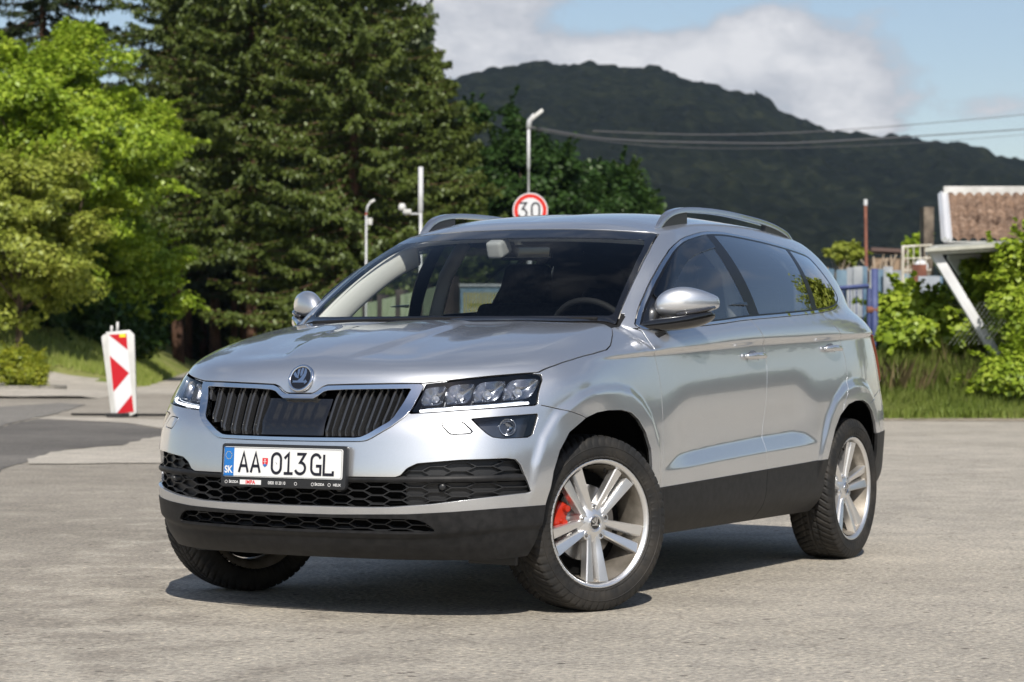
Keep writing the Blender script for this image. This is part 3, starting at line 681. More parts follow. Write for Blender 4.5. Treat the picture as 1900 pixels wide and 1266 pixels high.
# the tailgate glass
# ---- surface lookup on the nose
_fr=np.unique(_F[_lab==0]); _fr=_fr[(SK.V[_fr,0]>1.4)]; FV=SK.V[_fr]; FN=SK.N[_fr]
def xs(y,z,want_n=False):
    y=np.atleast_1d(np.asarray(y,float)); z=np.atleast_1d(np.asarray(z,float)); ay=np.abs(y); r=np.zeros(len(y)); nn=np.zeros((len(y),3))
    for c in range(0,len(y),500):
        d=(FV[None,:,1]-ay[c:c+500,None])**2+(FV[None,:,2]-z[c:c+500,None])**2; k=d.argmin(1)
        n=FN[k]; r[c:c+500]=FV[k,0]-(n[:,1]*(ay[c:c+500]-FV[k,1])+n[:,2]*(z[c:c+500]-FV[k,2]))/np.maximum(n[:,0],.15); nn[c:c+500]=n
    nn[:,1]*=np.sign(y+1e-9)
    return (r,nn) if want_n else r
# ---- grille
gr_o=panel('grille_surround',gring,CHROME,car,'B',push=.006,flange=.03)
sl=MB()
poly=np.array(GRI)
def zrange(y):
    zz=np.linspace(.64,.88,240); ok=sdf(np.full(240,abs(y)),zz,poly)>.001
    return (zz[ok].min(),zz[ok].max()) if ok.any() else None
def fin(mb,y0,lean,th,front,depth,z0,z1,n=9):
    z=np.linspace(z0,z1,n); t=(z-z0)/(z1-z0)
    y=y0+lean*(z-.76)/.09
    x,nn=xs(y,z,True); x=np.polyval(np.polyfit(z,x,2),z); x=x-front-.012*np.clip((.12-t)/.12,0,1)-.006*np.clip((t-.85)/.15,0,1)
    V=[];F=[]
    for i in range(n):
        for dy,dx in ((-th/2,-depth),(-th*.45,-.004),(-th*.15,0),(th*.15,0),(th*.45,-.004),(th/2,-depth)): V.append((x[i]+dx,y[i]+dy,z[i]))
    for i in range(n-1):
        for k in range(5): F.append((i*6+k,i*6+k+1,(i+1)*6+k+1,(i+1)*6+k))
    F.append(tuple(range(6))); F.append(tuple(range((n-1)*6,n*6))[::-1]); mb.add(V,F)
fins=[]
for s in (1,-1):
    for k in range(6):
        yb=.156+k*.0545
        for dd,fr in ((0,.008),(.021,.017)):
            y=yb+dd
            if y>.438: continue
            lean=s*.012*(y/.45)
            r=zrange(y)
            if r is None or r[1]-r[0]<.03: continue
            z0,z1=r
            mb=MB(); fin(mb,s*y,lean,.012 if dd==0 else .010,fr,.035,z0+.004,z1-.004); fins.append(mb)
for mb in fins: mb.build('grille_slat',mat('slat_black',(.028,.029,.031),.14,0,coat=1) if not bpy.data.materials.get('slat_black') else bpy.data.materials['slat_black'],gr_o,angle=40)
# radar panel in the middle and horizontal backing bar
mb=MB()
ys=np.linspace(-.138,.138,23); zs=np.linspace(.676,.808,12); YY,ZZ=np.meshgrid(ys,zs); X,_n=xs(YY.ravel(),ZZ.ravel(),True)
rip=.0018*np.cos(YY.ravel()/.276*2*np.pi*6)*sm(ZZ.ravel(),.70,.72)
PV=np.stack([X-.012+rip-.008*sm(np.abs(YY.ravel()),.12,.138),YY.ravel(),ZZ.ravel()],-1); idx=np.arange(PV.shape[0]).reshape(YY.shape)
mb.add(PV,np.stack([idx[:-1,:-1],idx[:-1,1:],idx[1:,1:],idx[1:,:-1]],-1).reshape(-1,4).tolist()); mb.build('radar_cover',GLOSSB,gr_o,smooth=True)
# ---- honeycomb intakes
def honey(poly,rec,pitch,h,ymax,name,parent,material,zoff=0,th=.0036,dep=.016,y0=0,side=0):
    P=np.array(poly); mb=MB(); segs=[]
    nc=int(ymax/pitch)+2; z0=P[:,1].min()-.02; z1=P[:,1].max()+.02; nr=int((z1-z0)/h)+2; fl=pitch*.31
    for i in range(-nc,nc+1):
        yc=i*pitch+y0; o=(i%2)*h/2
        for k in range(nr):
            z=z0+k*h+o+zoff; segs.append(((yc-fl,z),(yc+fl,z)))
            for sgn in (1,-1): segs.append(((yc+fl,z),(yc+pitch-fl,z+sgn*h/2)))
    A=np.array([s[0] for s in segs]);B=np.array([s[1] for s in segs]); keep=[]
    for t in (.0,.5,1.): keep.append(sdf(np.abs(A[:,0]*(1-t)+B[:,0]*t),A[:,1]*(1-t)+B[:,1]*t,P)>-.004)
    k=keep[0]&keep[1]|keep[1]&keep[2]
    if side: k=k&(A[:,0]*side>0)
    A=A[k];B=B[k]
    xa,na=xs(A[:,0],A[:,1],True); xb,nb_=xs(B[:,0],B[:,1],True)
    for a,b,x0,x1,n0,n1 in zip(A,B,xa,xb,na,nb_):
        p=np.array([x0,a[0],a[1]])-n0*rec; q=np.array([x1,b[0],b[1]])-n1*rec; d=q-p; L=np.linalg.norm(d)
        if L<1e-4 or L>.12: continue
        d/=L; n=n0+n1; n/=np.linalg.norm(n); s=np.cross(d,n); s/=np.linalg.norm(s); w=s*th/2
        V=[p-w-n*dep,p-w,p+w,p+w-n*dep,q-w-n*dep,q-w,q+w,q+w-n*dep]; mb.add(V,[(0,1,5,4),(1,2,6,5),(2,3,7,6),(0,4,7,3),(0,3,2,1),(4,5,6,7)])
    o=mb.build(name,material,parent); return o
honey([(-.85,.509),(.86,.520),(.86,.41),(-.05,.41),(-.86,.41)] and [(-.05,.507),(.86,.518),(.86,.40),(-.05,.40)],.022,0.0725,.0325,.84,'honeycomb_mesh',bump_o,PLASTD,zoff=.0)
for s_ in (1,-1): honey([(.40,.528),(.86,.541),(.86,.62),(.40,.61)],.022,.0725,.0325,.84,'honeycomb_mesh',bump_o,PLASTD,side=s_)
honey([(-.05,.386),(.58,.386),(.58,.318),(-.05,.318)],.020,0.0725,.0325,.60,'honeycomb_mesh',bump_o,PLASTD,zoff=.006)
# closed cells and surfaces behind the outer mesh ; cross bar
def strip(ya,yb,zf0,zf1,rec,name,material,parent,n=40,m=5,both=True,curl=.006):
    for s in ((1,-1) if both else (1,)):
        y=np.linspace(ya,yb,n); V=[]
        for i,yy in enumerate(y):
            a,b=zf0(yy),zf1(yy)
            for j in range(m):
                t=j/(m-1); z=a+(b-a)*t; V.append((s*yy,z,rec+curl*(2*t-1)**2))
        V=np.array(V); X,nn=xs(V[:,0],V[:,1],True); P=np.stack([X,V[:,0],V[:,1]],-1)-nn*V[:,2:3]
        idx=np.arange(n*m).reshape(n,m); F=np.stack([idx[:-1,:-1],idx[:-1,1:],idx[1:,1:],idx[1:,:-1]],-1).reshape(-1,4)
        mb_=MB(); mb_.add(P,F.tolist()); 
        nrm=np.cross(P[F[:,1]]-P[F[:,0]],P[F[:,2]]-P[F[:,1]]).sum(0)
        mb_.build(name,material,parent,smooth=True)
strip(0,.845,lambda y:.507+.011*y/.8,lambda y:.5285+.0125*y/.8,.003,'cross_bar',BLACKP,bump_o)
strip(.42,.845,lambda y:.536,lambda y:.600,.036,'closed_cells',PLASTD,bump_o,curl=0)
strip(.47,.845,lambda y:.42,lambda y:.512,.036,'closed_cells',PLASTD,bump_o,curl=0)
# intake rim: black lip inside both openings
# ---- parking sensors
for y in (.22,-.22,.60,-.60):
    z=.485 if abs(y)<.4 else .497; x,nn=xs([y],[z],True); mb=MB(); p=np.array([x[0],y,z])-nn[0]*.012
    mb.lathe([(0,.004),(.010,.004),(.0115,.002),(.0125,-.02),(.017,-.0205),(.017,-.04)],p,nn[0],24).build('parking_sensor',PLASTD,bump_o,smooth=True)
# ---- headlights and fog lamps
for s in 'LR':
    sg=1 if s=='L' else -1
    L_=panel('headlight',hl,LENS,car,s,push=.002,flange=0)
    # housing floor behind the lens
    keepV,keepN=SK.V,SK.N
    hs=panel('lamp_housing',hl,LAMPD,L_,s,push=-.055,flange=-.052)
    def onl(y,z,rec):
        x,nn=xs([y],[z],True); return np.array([x[0],sg*y,z])-(nn[0]*[1,sg,1])*rec, nn[0]*[1,sg,1]
    # running-light bar along the lower edge
    P=[]
    for y in np.linspace(.492,.800,24):
        z=pl(y,[(.466,.7600),(.569,.767),(.693,.777),(.812,.788)])+.0145; P.append(onl(y,z,.016)[0])
    MB().tube(P,.0046,8,sc=(1,1)).build('running_light',DRL,L_,smooth=True)
    P=[onl(y,pl(y,[(.466,.7600),(.569,.767),(.693,.777),(.812,.788)])+.027,.03)[0] for y in np.linspace(.50,.800,24)]
    MB().tube(P,.0035,6).build('chrome_strip',REFL,L_,smooth=True)
    # four bright reflector chambers side by side, each with a small lens
    ed=[.488,.566,.648,.726,.802]
    for q in range(4):
        ya,yb=ed[q]+.0012,ed[q+1]-.0012
        zt=lambda y: float(hood_edge(np.array([y]))[0])-.0145; zb_=lambda y: float(pl(np.array([y]),[(.466,.7600),(.569,.767),(.693,.777),(.812,.788)])[0])+.030
        o4=[onl(y,z,.014)[0] for y,z in ((ya,zb_(ya)),(yb,zb_(yb)),(yb,zt(yb)),(ya,zt(ya)))]
        ym=(ya+yb)/2; zm=(zb_(ym)+zt(ym))/2; c_,nn=onl(ym,zm,.046); rings=[]
        for k,(f,dp) in enumerate(((1,0),(.93,.012),(.74,.026),(.42,.036),(.12,.040))):
            cf=sum(o4)/4; rg=[]
            for a in np.linspace(0,2*np.pi,24,endpoint=False):
                # rounded rectangle between the corners
                u_=math.copysign(abs(math.cos(a))**.45,math.cos(a)); v_=math.copysign(abs(math.sin(a))**.45,math.sin(a)); u_=(u_+1)/2; v_=(v_+1)/2
                P0=(o4[0]*(1-u_)+o4[1]*u_)*(1-v_)+(o4[3]*(1-u_)+o4[2]*u_)*v_
                rg.append(cf+(P0-cf)*f-nn*dp*1.0)
            rings.append(rg)
        V_=np.concatenate(rings); F__=[(i_*24+j_,i_*24+(j_+1)%24,(i_+1)*24+(j_+1)%24,(i_+1)*24+j_) for i_ in range(4) for j_ in range(24)]+[tuple(range(96,120))]
        mb=MB(); mb.add(V_,F__); mb.build('reflector_chamber',REFLD,L_,smooth=True)
        r=.012 if q<2 else .014
        p=sum(o4)/4-nn*.022; MB().lathe([(0,.012),(r*.45,.0105),(r*.8,.006),(r,-.002),(r*1.12,-.002),(r*1.15,-.012)],p,nn*.6+np.array([.7,0,0]),24).build('projector_lens',mat('projector_glass',(.55,.57,.62),.03,.6,coat=1),L_,smooth=True)
    F_=panel('fog_lamp',fog,LENS,bump_o,s,push=.0,flange=0)
    panel('lamp_housing',fog,LAMPD,F_,s,push=-.045,flange=-.044)
    for y,z,r in ((.775,.717,.030),):
        p,nn=onl(y,z,.034); MB().lathe([(r*.15,-.012),(r*.6,-.009),(r*.9,0),(r,.010),(r*1.05,.008),(r*1.1,-.01)],p,nn*.6+np.array([.7,0,0]),24).build('lamp_module',REFLD,F_,smooth=True)
# ---- mirrors
def mirror(sg):
    M_=MB(); secs=[(.800,.720,1.156,.016,.014),(.806,.718,1.160,.034,.032),(.828,.712,1.167,.052,.052),(.862,.698,1.173,.060,.063),(.900,.680,1.177,.063,.066),(.938,.657,1.179,.062,.059),(.972,.630,1.179,.055,.047),(.996,.604,1.179,.043,.035),(1.010,.584,1.179,.029,.026),(1.015,.576,1.179,.014,.015)]
    n=36; V=[];a=np.linspace(0,2*np.pi,n,endpoint=False)
    for (y,xc,zc,rx,rz) in secs:
        c,s_=np.cos(a),np.sin(a)
        # front bulges, back is flatter
        X=np.sign(c)*np.abs(c)**.85*rx*np.where(c>0,1.0,.55); Z=np.sign(s_)*np.abs(s_)**.85*rz*np.where(s_>0,1.05,.85)
        V.append(np.stack([xc+X,np.full(n,sg*y),zc+Z],-1))
    V=np.concatenate(V); m=len(secs)
    F=[(i*n+j,i*n+(j+1)%n,(i+1)*n+(j+1)%n,(i+1)*n+j) for i in range(m-1) for j in range(n)]+[tuple(range(n)),tuple(range((m-1)*n,m*n))]
    M_.add(V,F); o=M_.build('door_mirror',PAINT,car)
    bm=bmesh.new(); bm.from_mesh(o.data); bmesh.ops.recalc_face_normals(bm,faces=bm.faces); bm.to_mesh(o.data); bm.free()
    md=o.modifiers.new('s','SUBSURF'); md.levels=md.render_levels=2
    for p in o.data.polygons: p.use_smooth=True
    # black lower shell reaching in to the door
    B=MB(); secs=[(.800,.840,1.080,.070,.020),(.83,.800,1.086,.075,.025),(.87,.750,1.092,.074,.029),(.91,.705,1.099,.070,.030),(.95,.670,1.108,.063,.030),(.982,.635,1.119,.050,.026),(.998,.610,1.127,.036,.018),(1.004,.596,1.131,.018,.008)]
    V=[]
    for (y,xc,zc,rx,rz) in secs:
        c,s_=np.cos(a),np.sin(a); X=np.sign(c)*np.abs(c)**.8*rx*np.where(c>0,1,.6); Z=np.sign(s_)*np.abs(s_)**.7*rz
        V.append(np.stack([xc+X,np.full(n,sg*y),zc+Z],-1))
    m=len(secs); F=[(i*n+j,i*n+(j+1)%n,(i+1)*n+(j+1)%n,(i+1)*n+j) for i in range(m-1) for j in range(n)]+[tuple(range(n)),tuple(range((m-1)*n,m*n))]
    B.add(np.concatenate(V),F); o2=B.build('mirror_foot',GLOSSB,o)
    bm=bmesh.new(); bm.from_mesh(o2.data); bmesh.ops.recalc_face_normals(bm,faces=bm.faces); bm.to_mesh(o2.data); bm.free()
    md=o2.modifiers.new('s','SUBSURF'); md.levels=md.render_levels=2
    for p in o2.data.polygons: p.use_smooth=True
    # indicator strip
    P=[(xc+rx*1.0,sg*y,zc-rz*.70) for (y,xc,zc,rx,rz) in [(.90,.680,1.177,.060,.066),(.938,.657,1.179,.060,.059),(.972,.630,1.179,.053,.047),(.996,.604,1.179,.041,.035),(1.010,.584,1.179,.027,.026)]]
    MB().tube(P,.007,10).build('mirror_indicator',mat('smoked_lens',(.03,.03,.035),.1,coat=1),o,smooth=True)
for s in (1,-1): mirror(s)
# ---- door handles
def handle(xa,xb,z,door,sg):
    y0=.900 if True else 0
    def ys(x): 
        k=((SK.V[:nb,0]-x)**2+(SK.V[:nb,2]-z)**2+np.where(SK.V[:nb,1]>.6,0,9)).argmin(); return SK.V[k,1]
    P=[];R=[]
    for t in np.linspace(0,1,13):
        x=xa+(xb-xa)*t; P.append((x,sg*(ys(x)+.006+.026*math.sin(math.pi*min(max(t*1.0,0),1))**.5),z+.004*math.sin(math.pi*t))); R.append(.0145*(.55+.45*math.sin(math.pi*t)**.4))
    MB().tube(P,R,14,sc=(.62,1.0)).build('door_handle',CHROME if False else PAINTH,door,smooth=True)
    # recess cup behind
    c=np.array([(xa+xb)/2+.015,sg*(ys((xa+xb)/2)+.0015),z-.010]); a=np.linspace(0,2*np.pi,40,endpoint=False)
    V=[];F=[]
    for i,(r,d) in enumerate(((1,0),(.9,-.001),(.0,-.003))):
        V+= [(c[0]+.062*r*math.cos(t),c[1]+sg*d*1,c[2]+.036*r*math.sin(t)) for t in a]
    F=[(i*40+j,i*40+(j+1)%40,(i+1)*40+(j+1)%40,(i+1)*40+j) for i in range(2) for j in range(40)]
    mesh('handle_recess',V,F,PAINTD,door,True)
PAINTH=mat('handle_paint',(.68,.69,.71),.2,.85,coat=1); PAINTD=mat('shaded_recess_paint',(.36,.37,.39),.25,.85,coat=1)  # recess copy of the paint is darkened for the shade in the cup
for dd,sg in ((DOORL,1),(DOORR,-1)):
    handle(.020,-.190,.962,dd[0],sg); handle(-.905,-1.112,.995,dd[1],sg)
# ---- roof rails
def rail(sg):
    top=[(.248,1.510),(.205,1.545),(.169,1.567),(.091,1.592),(-.024,1.607),(-.198,1.614),(-.452,1.613),(-.697,1.603),(-.997,1.584),(-1.156,1.562),(-1.277,1.529),(-1.31,1.512)]
    T=np.array(top); t=chord(T); tt=np.linspace(0,t[-1],60); S=nspl(t,T,tt)
    V=[]; n=8
    yy=pl(S[:,0],[(-1.4,.560),(-.6,.585),(.3,.578)])
    tt_=tt/t[-1]; e=np.minimum(tt_,1-tt_)
    for i,(x,z) in enumerate(S):
        h=.022+.012*math.exp(-e[i]/.03); w=.017*(.55+.45*min(e[i]/.06,1)); 
        for dy,dz in ((-.7,0),(-1,-.3),(-1,-1),(-.6,-1.1),(.6,-1.1),(1,-1),(1,-.3),(.7,0)): V.append((x,sg*(yy[i]+dy*w),z+dz*h))
    F=[(i*n+j,i*n+(j+1)%n,(i+1)*n+(j+1)%n,(i+1)*n+j) for i in range(59) for j in range(n)]+[tuple(range(n)),tuple(range(59*n,60*n))]
    mb=MB(); mb.add(V,F); o=mb.build('roof_rail',SATIN,car,angle=50)
    def rz(x,y):
        k=((SK.V[:nb,0]-x)**2+(SK.V[:nb,1]-y)**2+np.where(SK.V[:nb,2]>1.3,0,9)).argmin(); return SK.V[k,2]
    for xs_ in ((.20,.16,.11,.05,-.02,-.035),(-.93,-.945,-1.05,-1.15,-1.22,-1.28)):
        V=[];
        for x in xs_:
            zt=np.interp(-x,-S[:,0],S[:,1])-.020; y=float(pl(np.array([x]),[(-1.4,.560),(-.6,.585),(.3,.578)])[0]); zb=rz(x,y)-.01
            for dy,z in ((-.012,zb),(-.012,zt),(.012,zt),(.012,zb)): V.append((x,sg*(y+dy),z))
        m=len(xs_); F=[(i*4+j,i*4+(j+1)%4,(i+1)*4+(j+1)%4,(i+1)*4+j) for i in range(m-1) for j in range(4)]+[(0,1,2,3),((m-1)*4,(m-1)*4+1,(m-1)*4+2,(m-1)*4+3)]
        mb=MB(); mb.add(V,F); mb.build('rail_foot',PLASTD,o,angle=40)
rail(1); rail(-1)
# ---- number plate
def strokes(mb,paths,w,o,sx,sz,h):
    """thick polylines in the plate plane (u right as seen from the front = -y?)"""
    for path in paths:
        P=np.array(path,float)*[sx,sz]+o; m=len(P)
        closed=np.allclose(P[0],P[-1])
        D=np.diff(P,axis=0); D/=np.linalg.norm(D,axis=1)[:,None]+1e-12; Nn=np.stack([-D[:,1],D[:,0]],-1)
        off=[]
        for i in range(m):
            if i==0: n=Nn[0] if not closed else Nn[0]+Nn[-1]
            elif i==m-1: n=Nn[-1] if not closed else Nn[0]+Nn[-1]
            else: n=Nn[i-1]+Nn[i]
            n=n/(np.linalg.norm(n)+1e-9); c=max(n@Nn[min(i,m-2)],.5); off.append(n*w/2/c)
        off=np.array(off); A=P+off;B=P-off
        V=[tuple(mb.plane(a,h)) for a in A]+[tuple(mb.plane(b,h)) for b in B]
        mb.add(V,[(i,i+1,m+i+1,m+i) for i in range(m-1)])
def arc(cx,cz,rx,rz,a0,a1,n=14): return [(cx+rx*math.cos(math.radians(a)),cz+rz*math.sin(math.radians(a))) for a in np.linspace(a0,a1,n)]
GL={'A':[[(0,0),(.5,1),(1,0)],[(.2,.33),(.8,.33)]],
 '0':[arc(.5,.70,.5,.30,0,180)+arc(.5,.30,.5,.30,180,360)+[(1,.70)],[(.49,.495),(.51,.505)]],
 '1':[[(.05,.76),(.5,1),(.5,0)],[(0,0),(1,0)]],
 '3':[[(.05,1),(.92,1),(.42,.58)]+arc(.42,.29,.55,.29,88,-160,20)],
 'G':[arc(.5,.70,.5,.30,20,180)+arc(.5,.30,.5,.30,180,270)+[(1,0),(1,.42),(.5,.42)]],
 'L':[[(0,1),(0,0),(1,0),(1,.18)]]}
PZ=.5755; PX=2.206; TILT=math.radians(4)
def pplane(p,h=0):  # u to the viewer's right = car +y ; v up
    u,v=p; return np.array([PX+h*math.cos(TILT)-v*math.sin(TILT)*-1*-1,u,PZ+v*math.cos(TILT)+h*math.sin(TILT)])
def pmb(): 
    m=MB(); m.plane=pplane; return m
def rrect(w,h,r,n=6,cx=0,cz=0):
    P=[]
    for sx,sz,a in ((1,1,0),(-1,1,90),(-1,-1,180),(1,-1,270)): P+=[(cx+sx*(w/2-r)+r*math.cos(math.radians(a+90*k/n)),cz+sz*(h/2-r)+r*math.sin(math.radians(a+90*k/n))) for k in range(n+1)]
    return P
def flat(poly,h,name,material,parent,thick=.002):
    mb=MB(); n=len(poly); V=[pplane(p,h) for p in poly]+[pplane(p,h-thick) for p in poly]
    mb.add(V,[tuple(range(n)),tuple(range(n,2*n))[::-1]]+[(i,n+i,n+(i+1)%n,(i+1)%n) for i in range(n)]); return mb.build(name,material,parent)
holder=flat(rrect(.545,.158,.012,cz=-.012),-.001,'number_plate_holder',PLASTD,car,.022); bevel(holder,.003)
plate=flat(rrect(.520,.110,.009),.003,'number_plate',WHITEP,holder,.003)
flat([(-.2585,-.0535),(-.214,-.0535),(-.214,.0535),(-.2585,.0535)],.0042,'euro_band',BLUEP,plate,.001)
for ch_,x in (('A',-.193),('A',-.140),('0',-.048),('1',.005),('3',.059),('G',.124),('L',.178)): mb=pmb(); strokes(mb,GL[ch_],.0098,np.array([x+.004,-.0375]),.0395,.0715,.0055); mb.build('registration_character',INK,plate)
# rim line of the plate
mb=pmb(); R_=rrect(.514,.104,.007); strokes(mb,[R_+[R_[0]]],.0012,np.array([0,0]),1,1,.0048); mb.build('plate_border_line',INK,plate)
# small shield: red, white double cross, blue hills
sh_=[(-.012,.016),(.012,.016),(.012,-.002),(.0095,-.010),(0,-.0175),(-.0095,-.010),(-.012,-.002)]
flat([(a-.075,b) for a,b in sh_],.0045,'shield',REDI,plate,.001)
flat([(a-.075,b) for a,b in [(-.010,-.009),(0,-.0045),(.010,-.009),(0,-.0172)]],.0052,'shield_hills',BLUEP,plate,.0004)
mb=pmb()
for P in ([(0,-.007),(0,.013)],[(-.004,.009),(.004,.009)],[(-.0062,.003),(.0062,.003)]): strokes(mb,[P],.0022,np.array([-.075,0]),1,1,.0056)
mb.build('double_cross',WHITEI,plate)
mb=pmb()
for k in range(12):
    a=2*math.pi*k/12; c=(-.2362+.0135*math.cos(a),.023+.0135*math.sin(a)); mb.add([pplane((c[0]+.0017*math.cos(q),c[1]+.0017*math.sin(q)),.0052) for q in np.linspace(0,2*np.pi,6)[:-1]],[(0,1,2,3,4)])
mb.build('star_ring',YEL,plate)
def text(s,u,v,size,sx,material,name,parent,h=.0052,bold=0,frame=None):
    cu=bpy.data.curves.new(name,'FONT'); cu.body=s; cu.size=1; cu.align_x='CENTER'; cu.align_y='CENTER'; cu.offset=bold
    t=bpy.data.objects.new(name,cu); COL.objects.link(t); bpy.context.view_layer.update()
    dg=bpy.context.evaluated_depsgraph_get(); me=bpy.data.meshes.new_from_object(t.evaluated_get(dg)); bpy.data.objects.remove(t); bpy.data.curves.remove(cu)
    fr=frame or pplane
    for vv in me.vertices: vv.co=Vector(fr((u+vv.co.x*size*sx,v+vv.co.y*size),h))
    me.materials.append(material); o=bpy.data.objects.new(name,me); COL.objects.link(o); o.parent=parent; return o
text('SK',-.2362,-.030,.036,.85,WHITEI,'country_code',plate,bold=.03)
HB_=-.0745
text('ŠKODA',-.214,HB_,.013,.95,WHITEI,'dealer_print',holder,h=.001,bold=.02)
flat([(-.186,HB_-.008),(-.092,HB_-.008),(-.092,HB_+.009),(-.186,HB_+.009)],.0006,'white_print_field',WHITEI,holder,.0003)
text('IMPA',-.139,HB_,.0195,1.0,REDI,'dealer_print',holder,h=.0016,bold=.03)
text('0800 10 20 10',-.023,HB_,.0165,.80,WHITEI,'dealer_print',holder,h=.001,bold=.01)
text('ŠKODA',.163,HB_,.013,.95,WHITEI,'dealer_print',holder,h=.001,bold=.02)
text('HELIX',.238,HB_,.013,.95,WHITEI,'dealer_print',holder,h=.001,bold=.02)
for u in (-.247,.060,.133,.205):
    mb=pmb(); R_=arc(u,HB_,.0055,.0055,0,360,16); strokes(mb,[R_],.0015,np.array([0,0]),1,1,.001); mb.build('printed_ring',WHITEI,holder)
# ---- winged-arrow emblem on the nose, reused on the wheel caps
def emblem(p,n,r,parent,roll=0,upv=(0,0,1)):
    n=np.array(n,float); n/=np.linalg.norm(n); u=np.cross(upv,n); u/=np.linalg.norm(u); v=np.cross(n,u)
    pl_=lambda q,h: np.array(p)+n*h+u*q[0]*r+v*q[1]*r
    e=MB().lathe([(r*.80,.0015),(r*.84,.0035),(r*.93,.0040),(r*1.0,.0015),(r*1.02,-.006)],p,n,48).build('badge_ring',CHROME,parent,smooth=True)
    a=np.linspace(0,2*np.pi,40,endpoint=False); mesh('badge_field',[pl_((.82*math.cos(t),.82*math.sin(t)),.0012) for t in a],[tuple(range(40))],GLOSSB,e)
    mb=MB()
    def poly(P,h=.0026): 
        k=len(P); mb.add([pl_(q,h) for q in P]+[pl_(q,.001) for q in P],[tuple(range(k))]+[(i,(i+1)%k,k+(i+1)%k,k+i) for i in range(k)])
    poly([(-.62,-.34),(.40,-.34),(.40,-.46),(.62,-.28),(.40,-.10),(.40,-.20),(-.62,-.20),(-.52,-.27)])     # arrow
    poly([(-.20,-.20),(.26,-.20),(.40,.16),(.42,.46),(.32,.70),(.22,.72),(.18,.30),(.02,.02)])              # front feather
    poly([(.10,.20),(.13,.74),(-.04,.76),(-.10,.40),(-.04,.10)])
    poly([(-.16,.34),(-.16,.70),(-.34,.62),(-.34,.36),(-.18,.10)])
    poly([(-.40,.32),(-.52,.48),(-.64,.28),(-.44,.06),(-.14,-.04),(-.20,.12)])
    o=mb.build('winged_arrow',CHROME,e); return e
x,nn=xs([0],[.876],True)
EP=np.array([2.0915,0,.883]); k=((SK.V[:nb]-EP)**2).sum(1).argmin(); en=SK.N[k].copy(); en[1]=0
emblem(SK.V[k]*[1,0,1]+en*.006,en+np.array([.10,0,0.02]),.054,hood_o)
# ---- wipers
for pts in ([(1.082,-.62,1.094),(1.087,-.25,1.104),(1.065,.10,1.108)],[(1.04,.05,1.104),(1.03,.42,1.104),(.985,.66,1.108)]):
    P=nspl([0,1,2],np.array(pts),np.linspace(0,2,20)); P[:,0]-=.02; P[:,2]+=.006; MB().tube(P,.0075,8).build('wiper',TRIMB,car,smooth=True)
# ---- wheels
RT=.336; TW=.108
def tyre_mesh():
    n=720; prof=[]
    # cross-section (y across, r)
    ysec=np.concatenate([np.linspace(-.088,.088,33)]); 
    A=np.linspace(0,2*np.pi,n,endpoint=False)
    side=[(-.086,.2465),(-.098,.2475),(-.106,.262),(-.110,.283),(-.108,.302),(-.101,.320),(-.095,.3285)]
    rows=[(y,r,0) for y,r in side]+[(y,RT-.0035*(y/.088)**2-.004*(abs(y)/.09)**8,1) for y in ysec]+[(-y,r,0) for y,r in side[::-1]]
    V=np.zeros((len(rows),n,3)); F=[]
    for i,(y,r,tr) in enumerate(rows):
        rr=np.full(n,r)
        if tr or abs(y)>.0945:
            ay=abs(y); ph=A*60/(2*np.pi)+(ay/.095)**1.35*1.55-.25*(y>0)       # directional curved grooves
            g=np.abs(ph-np.round(ph)); gr=1-sm(g,.07,.12)
            gr=gr*(sm(ay,.010,.016))
            ph2=A*60/(2*np.pi)*2+(ay/.095)**1.1*2.6; g2=np.abs(ph2-np.round(ph2)); gr2=(1-sm(g2,.05,.09))*.25*(tr==1)
            c=0
            if tr: c=max(1-sm(np.array([abs(ay-.034)]),.0022,.0042)[0],(1-sm(np.array([ay]),.002,.004)[0])*.9)
            rr=r-.0075*np.maximum(np.maximum(gr,gr2),c)
        V[i]=np.stack([rr*np.cos(A),np.full(n,y),rr*np.sin(A)],-1)
    m=len(rows); idx=np.arange(m*n).reshape(m,n); nx=np.roll(idx,-1,axis=1)
    F=np.stack([idx[:-1],nx[:-1],nx[1:],idx[1:]],-1).reshape(-1,4)
    return V.reshape(-1,3),F[:,::-1]
TV,TF=tyre_mesh()
def spoke(mb,ang,toff_hub,toff_rim,whub,wrim,sg=1):
    """one flat-faced spoke; offsets are tangential"""
    n=9; rr=np.linspace(.040,.231,n); t=(rr-rr[0])/(rr[-1]-rr[0])
    c=toff_hub+(toff_rim-toff_hub)*t**1.15; w=(whub+(wrim-whub)*t)/2; face=.070+.020*t**1.6-.012*(1-t)**3
    er=np.array([math.cos(ang),0,math.sin(ang)]); et=np.array([-math.sin(ang),0,math.cos(ang)]); ey=np.array([0,1,0])
    V=[]
    for i in range(n):
        ch=.0035
        for (tt,yy) in ((-w[i]-.001,-.036),(-w[i],-ch*1.6),(-w[i]+ch,0),(w[i]*.1,.002*np.sin(np.pi*t[i])),(w[i]-ch,0),(w[i],-ch*1.6),(w[i]+.001,-.036)):
            V.append(er*rr[i]+et*(c[i]+tt)+ey*(face[i]+yy-.009*(1-sg*tt/w[i])/2*min(1,4*t[i])))
    k=7; F=[(i*k+j,i*k+j+1,(i+1)*k+j+1,(i+1)*k+j) for i in range(n-1) for j in range(k-1)]+[(i*k+6,i*k,(i+1)*k,(i+1)*k+6) for i in range(n-1)]+[tuple(range(k)),tuple(range((n-1)*k,n*k))]
    mb.add(V,F)
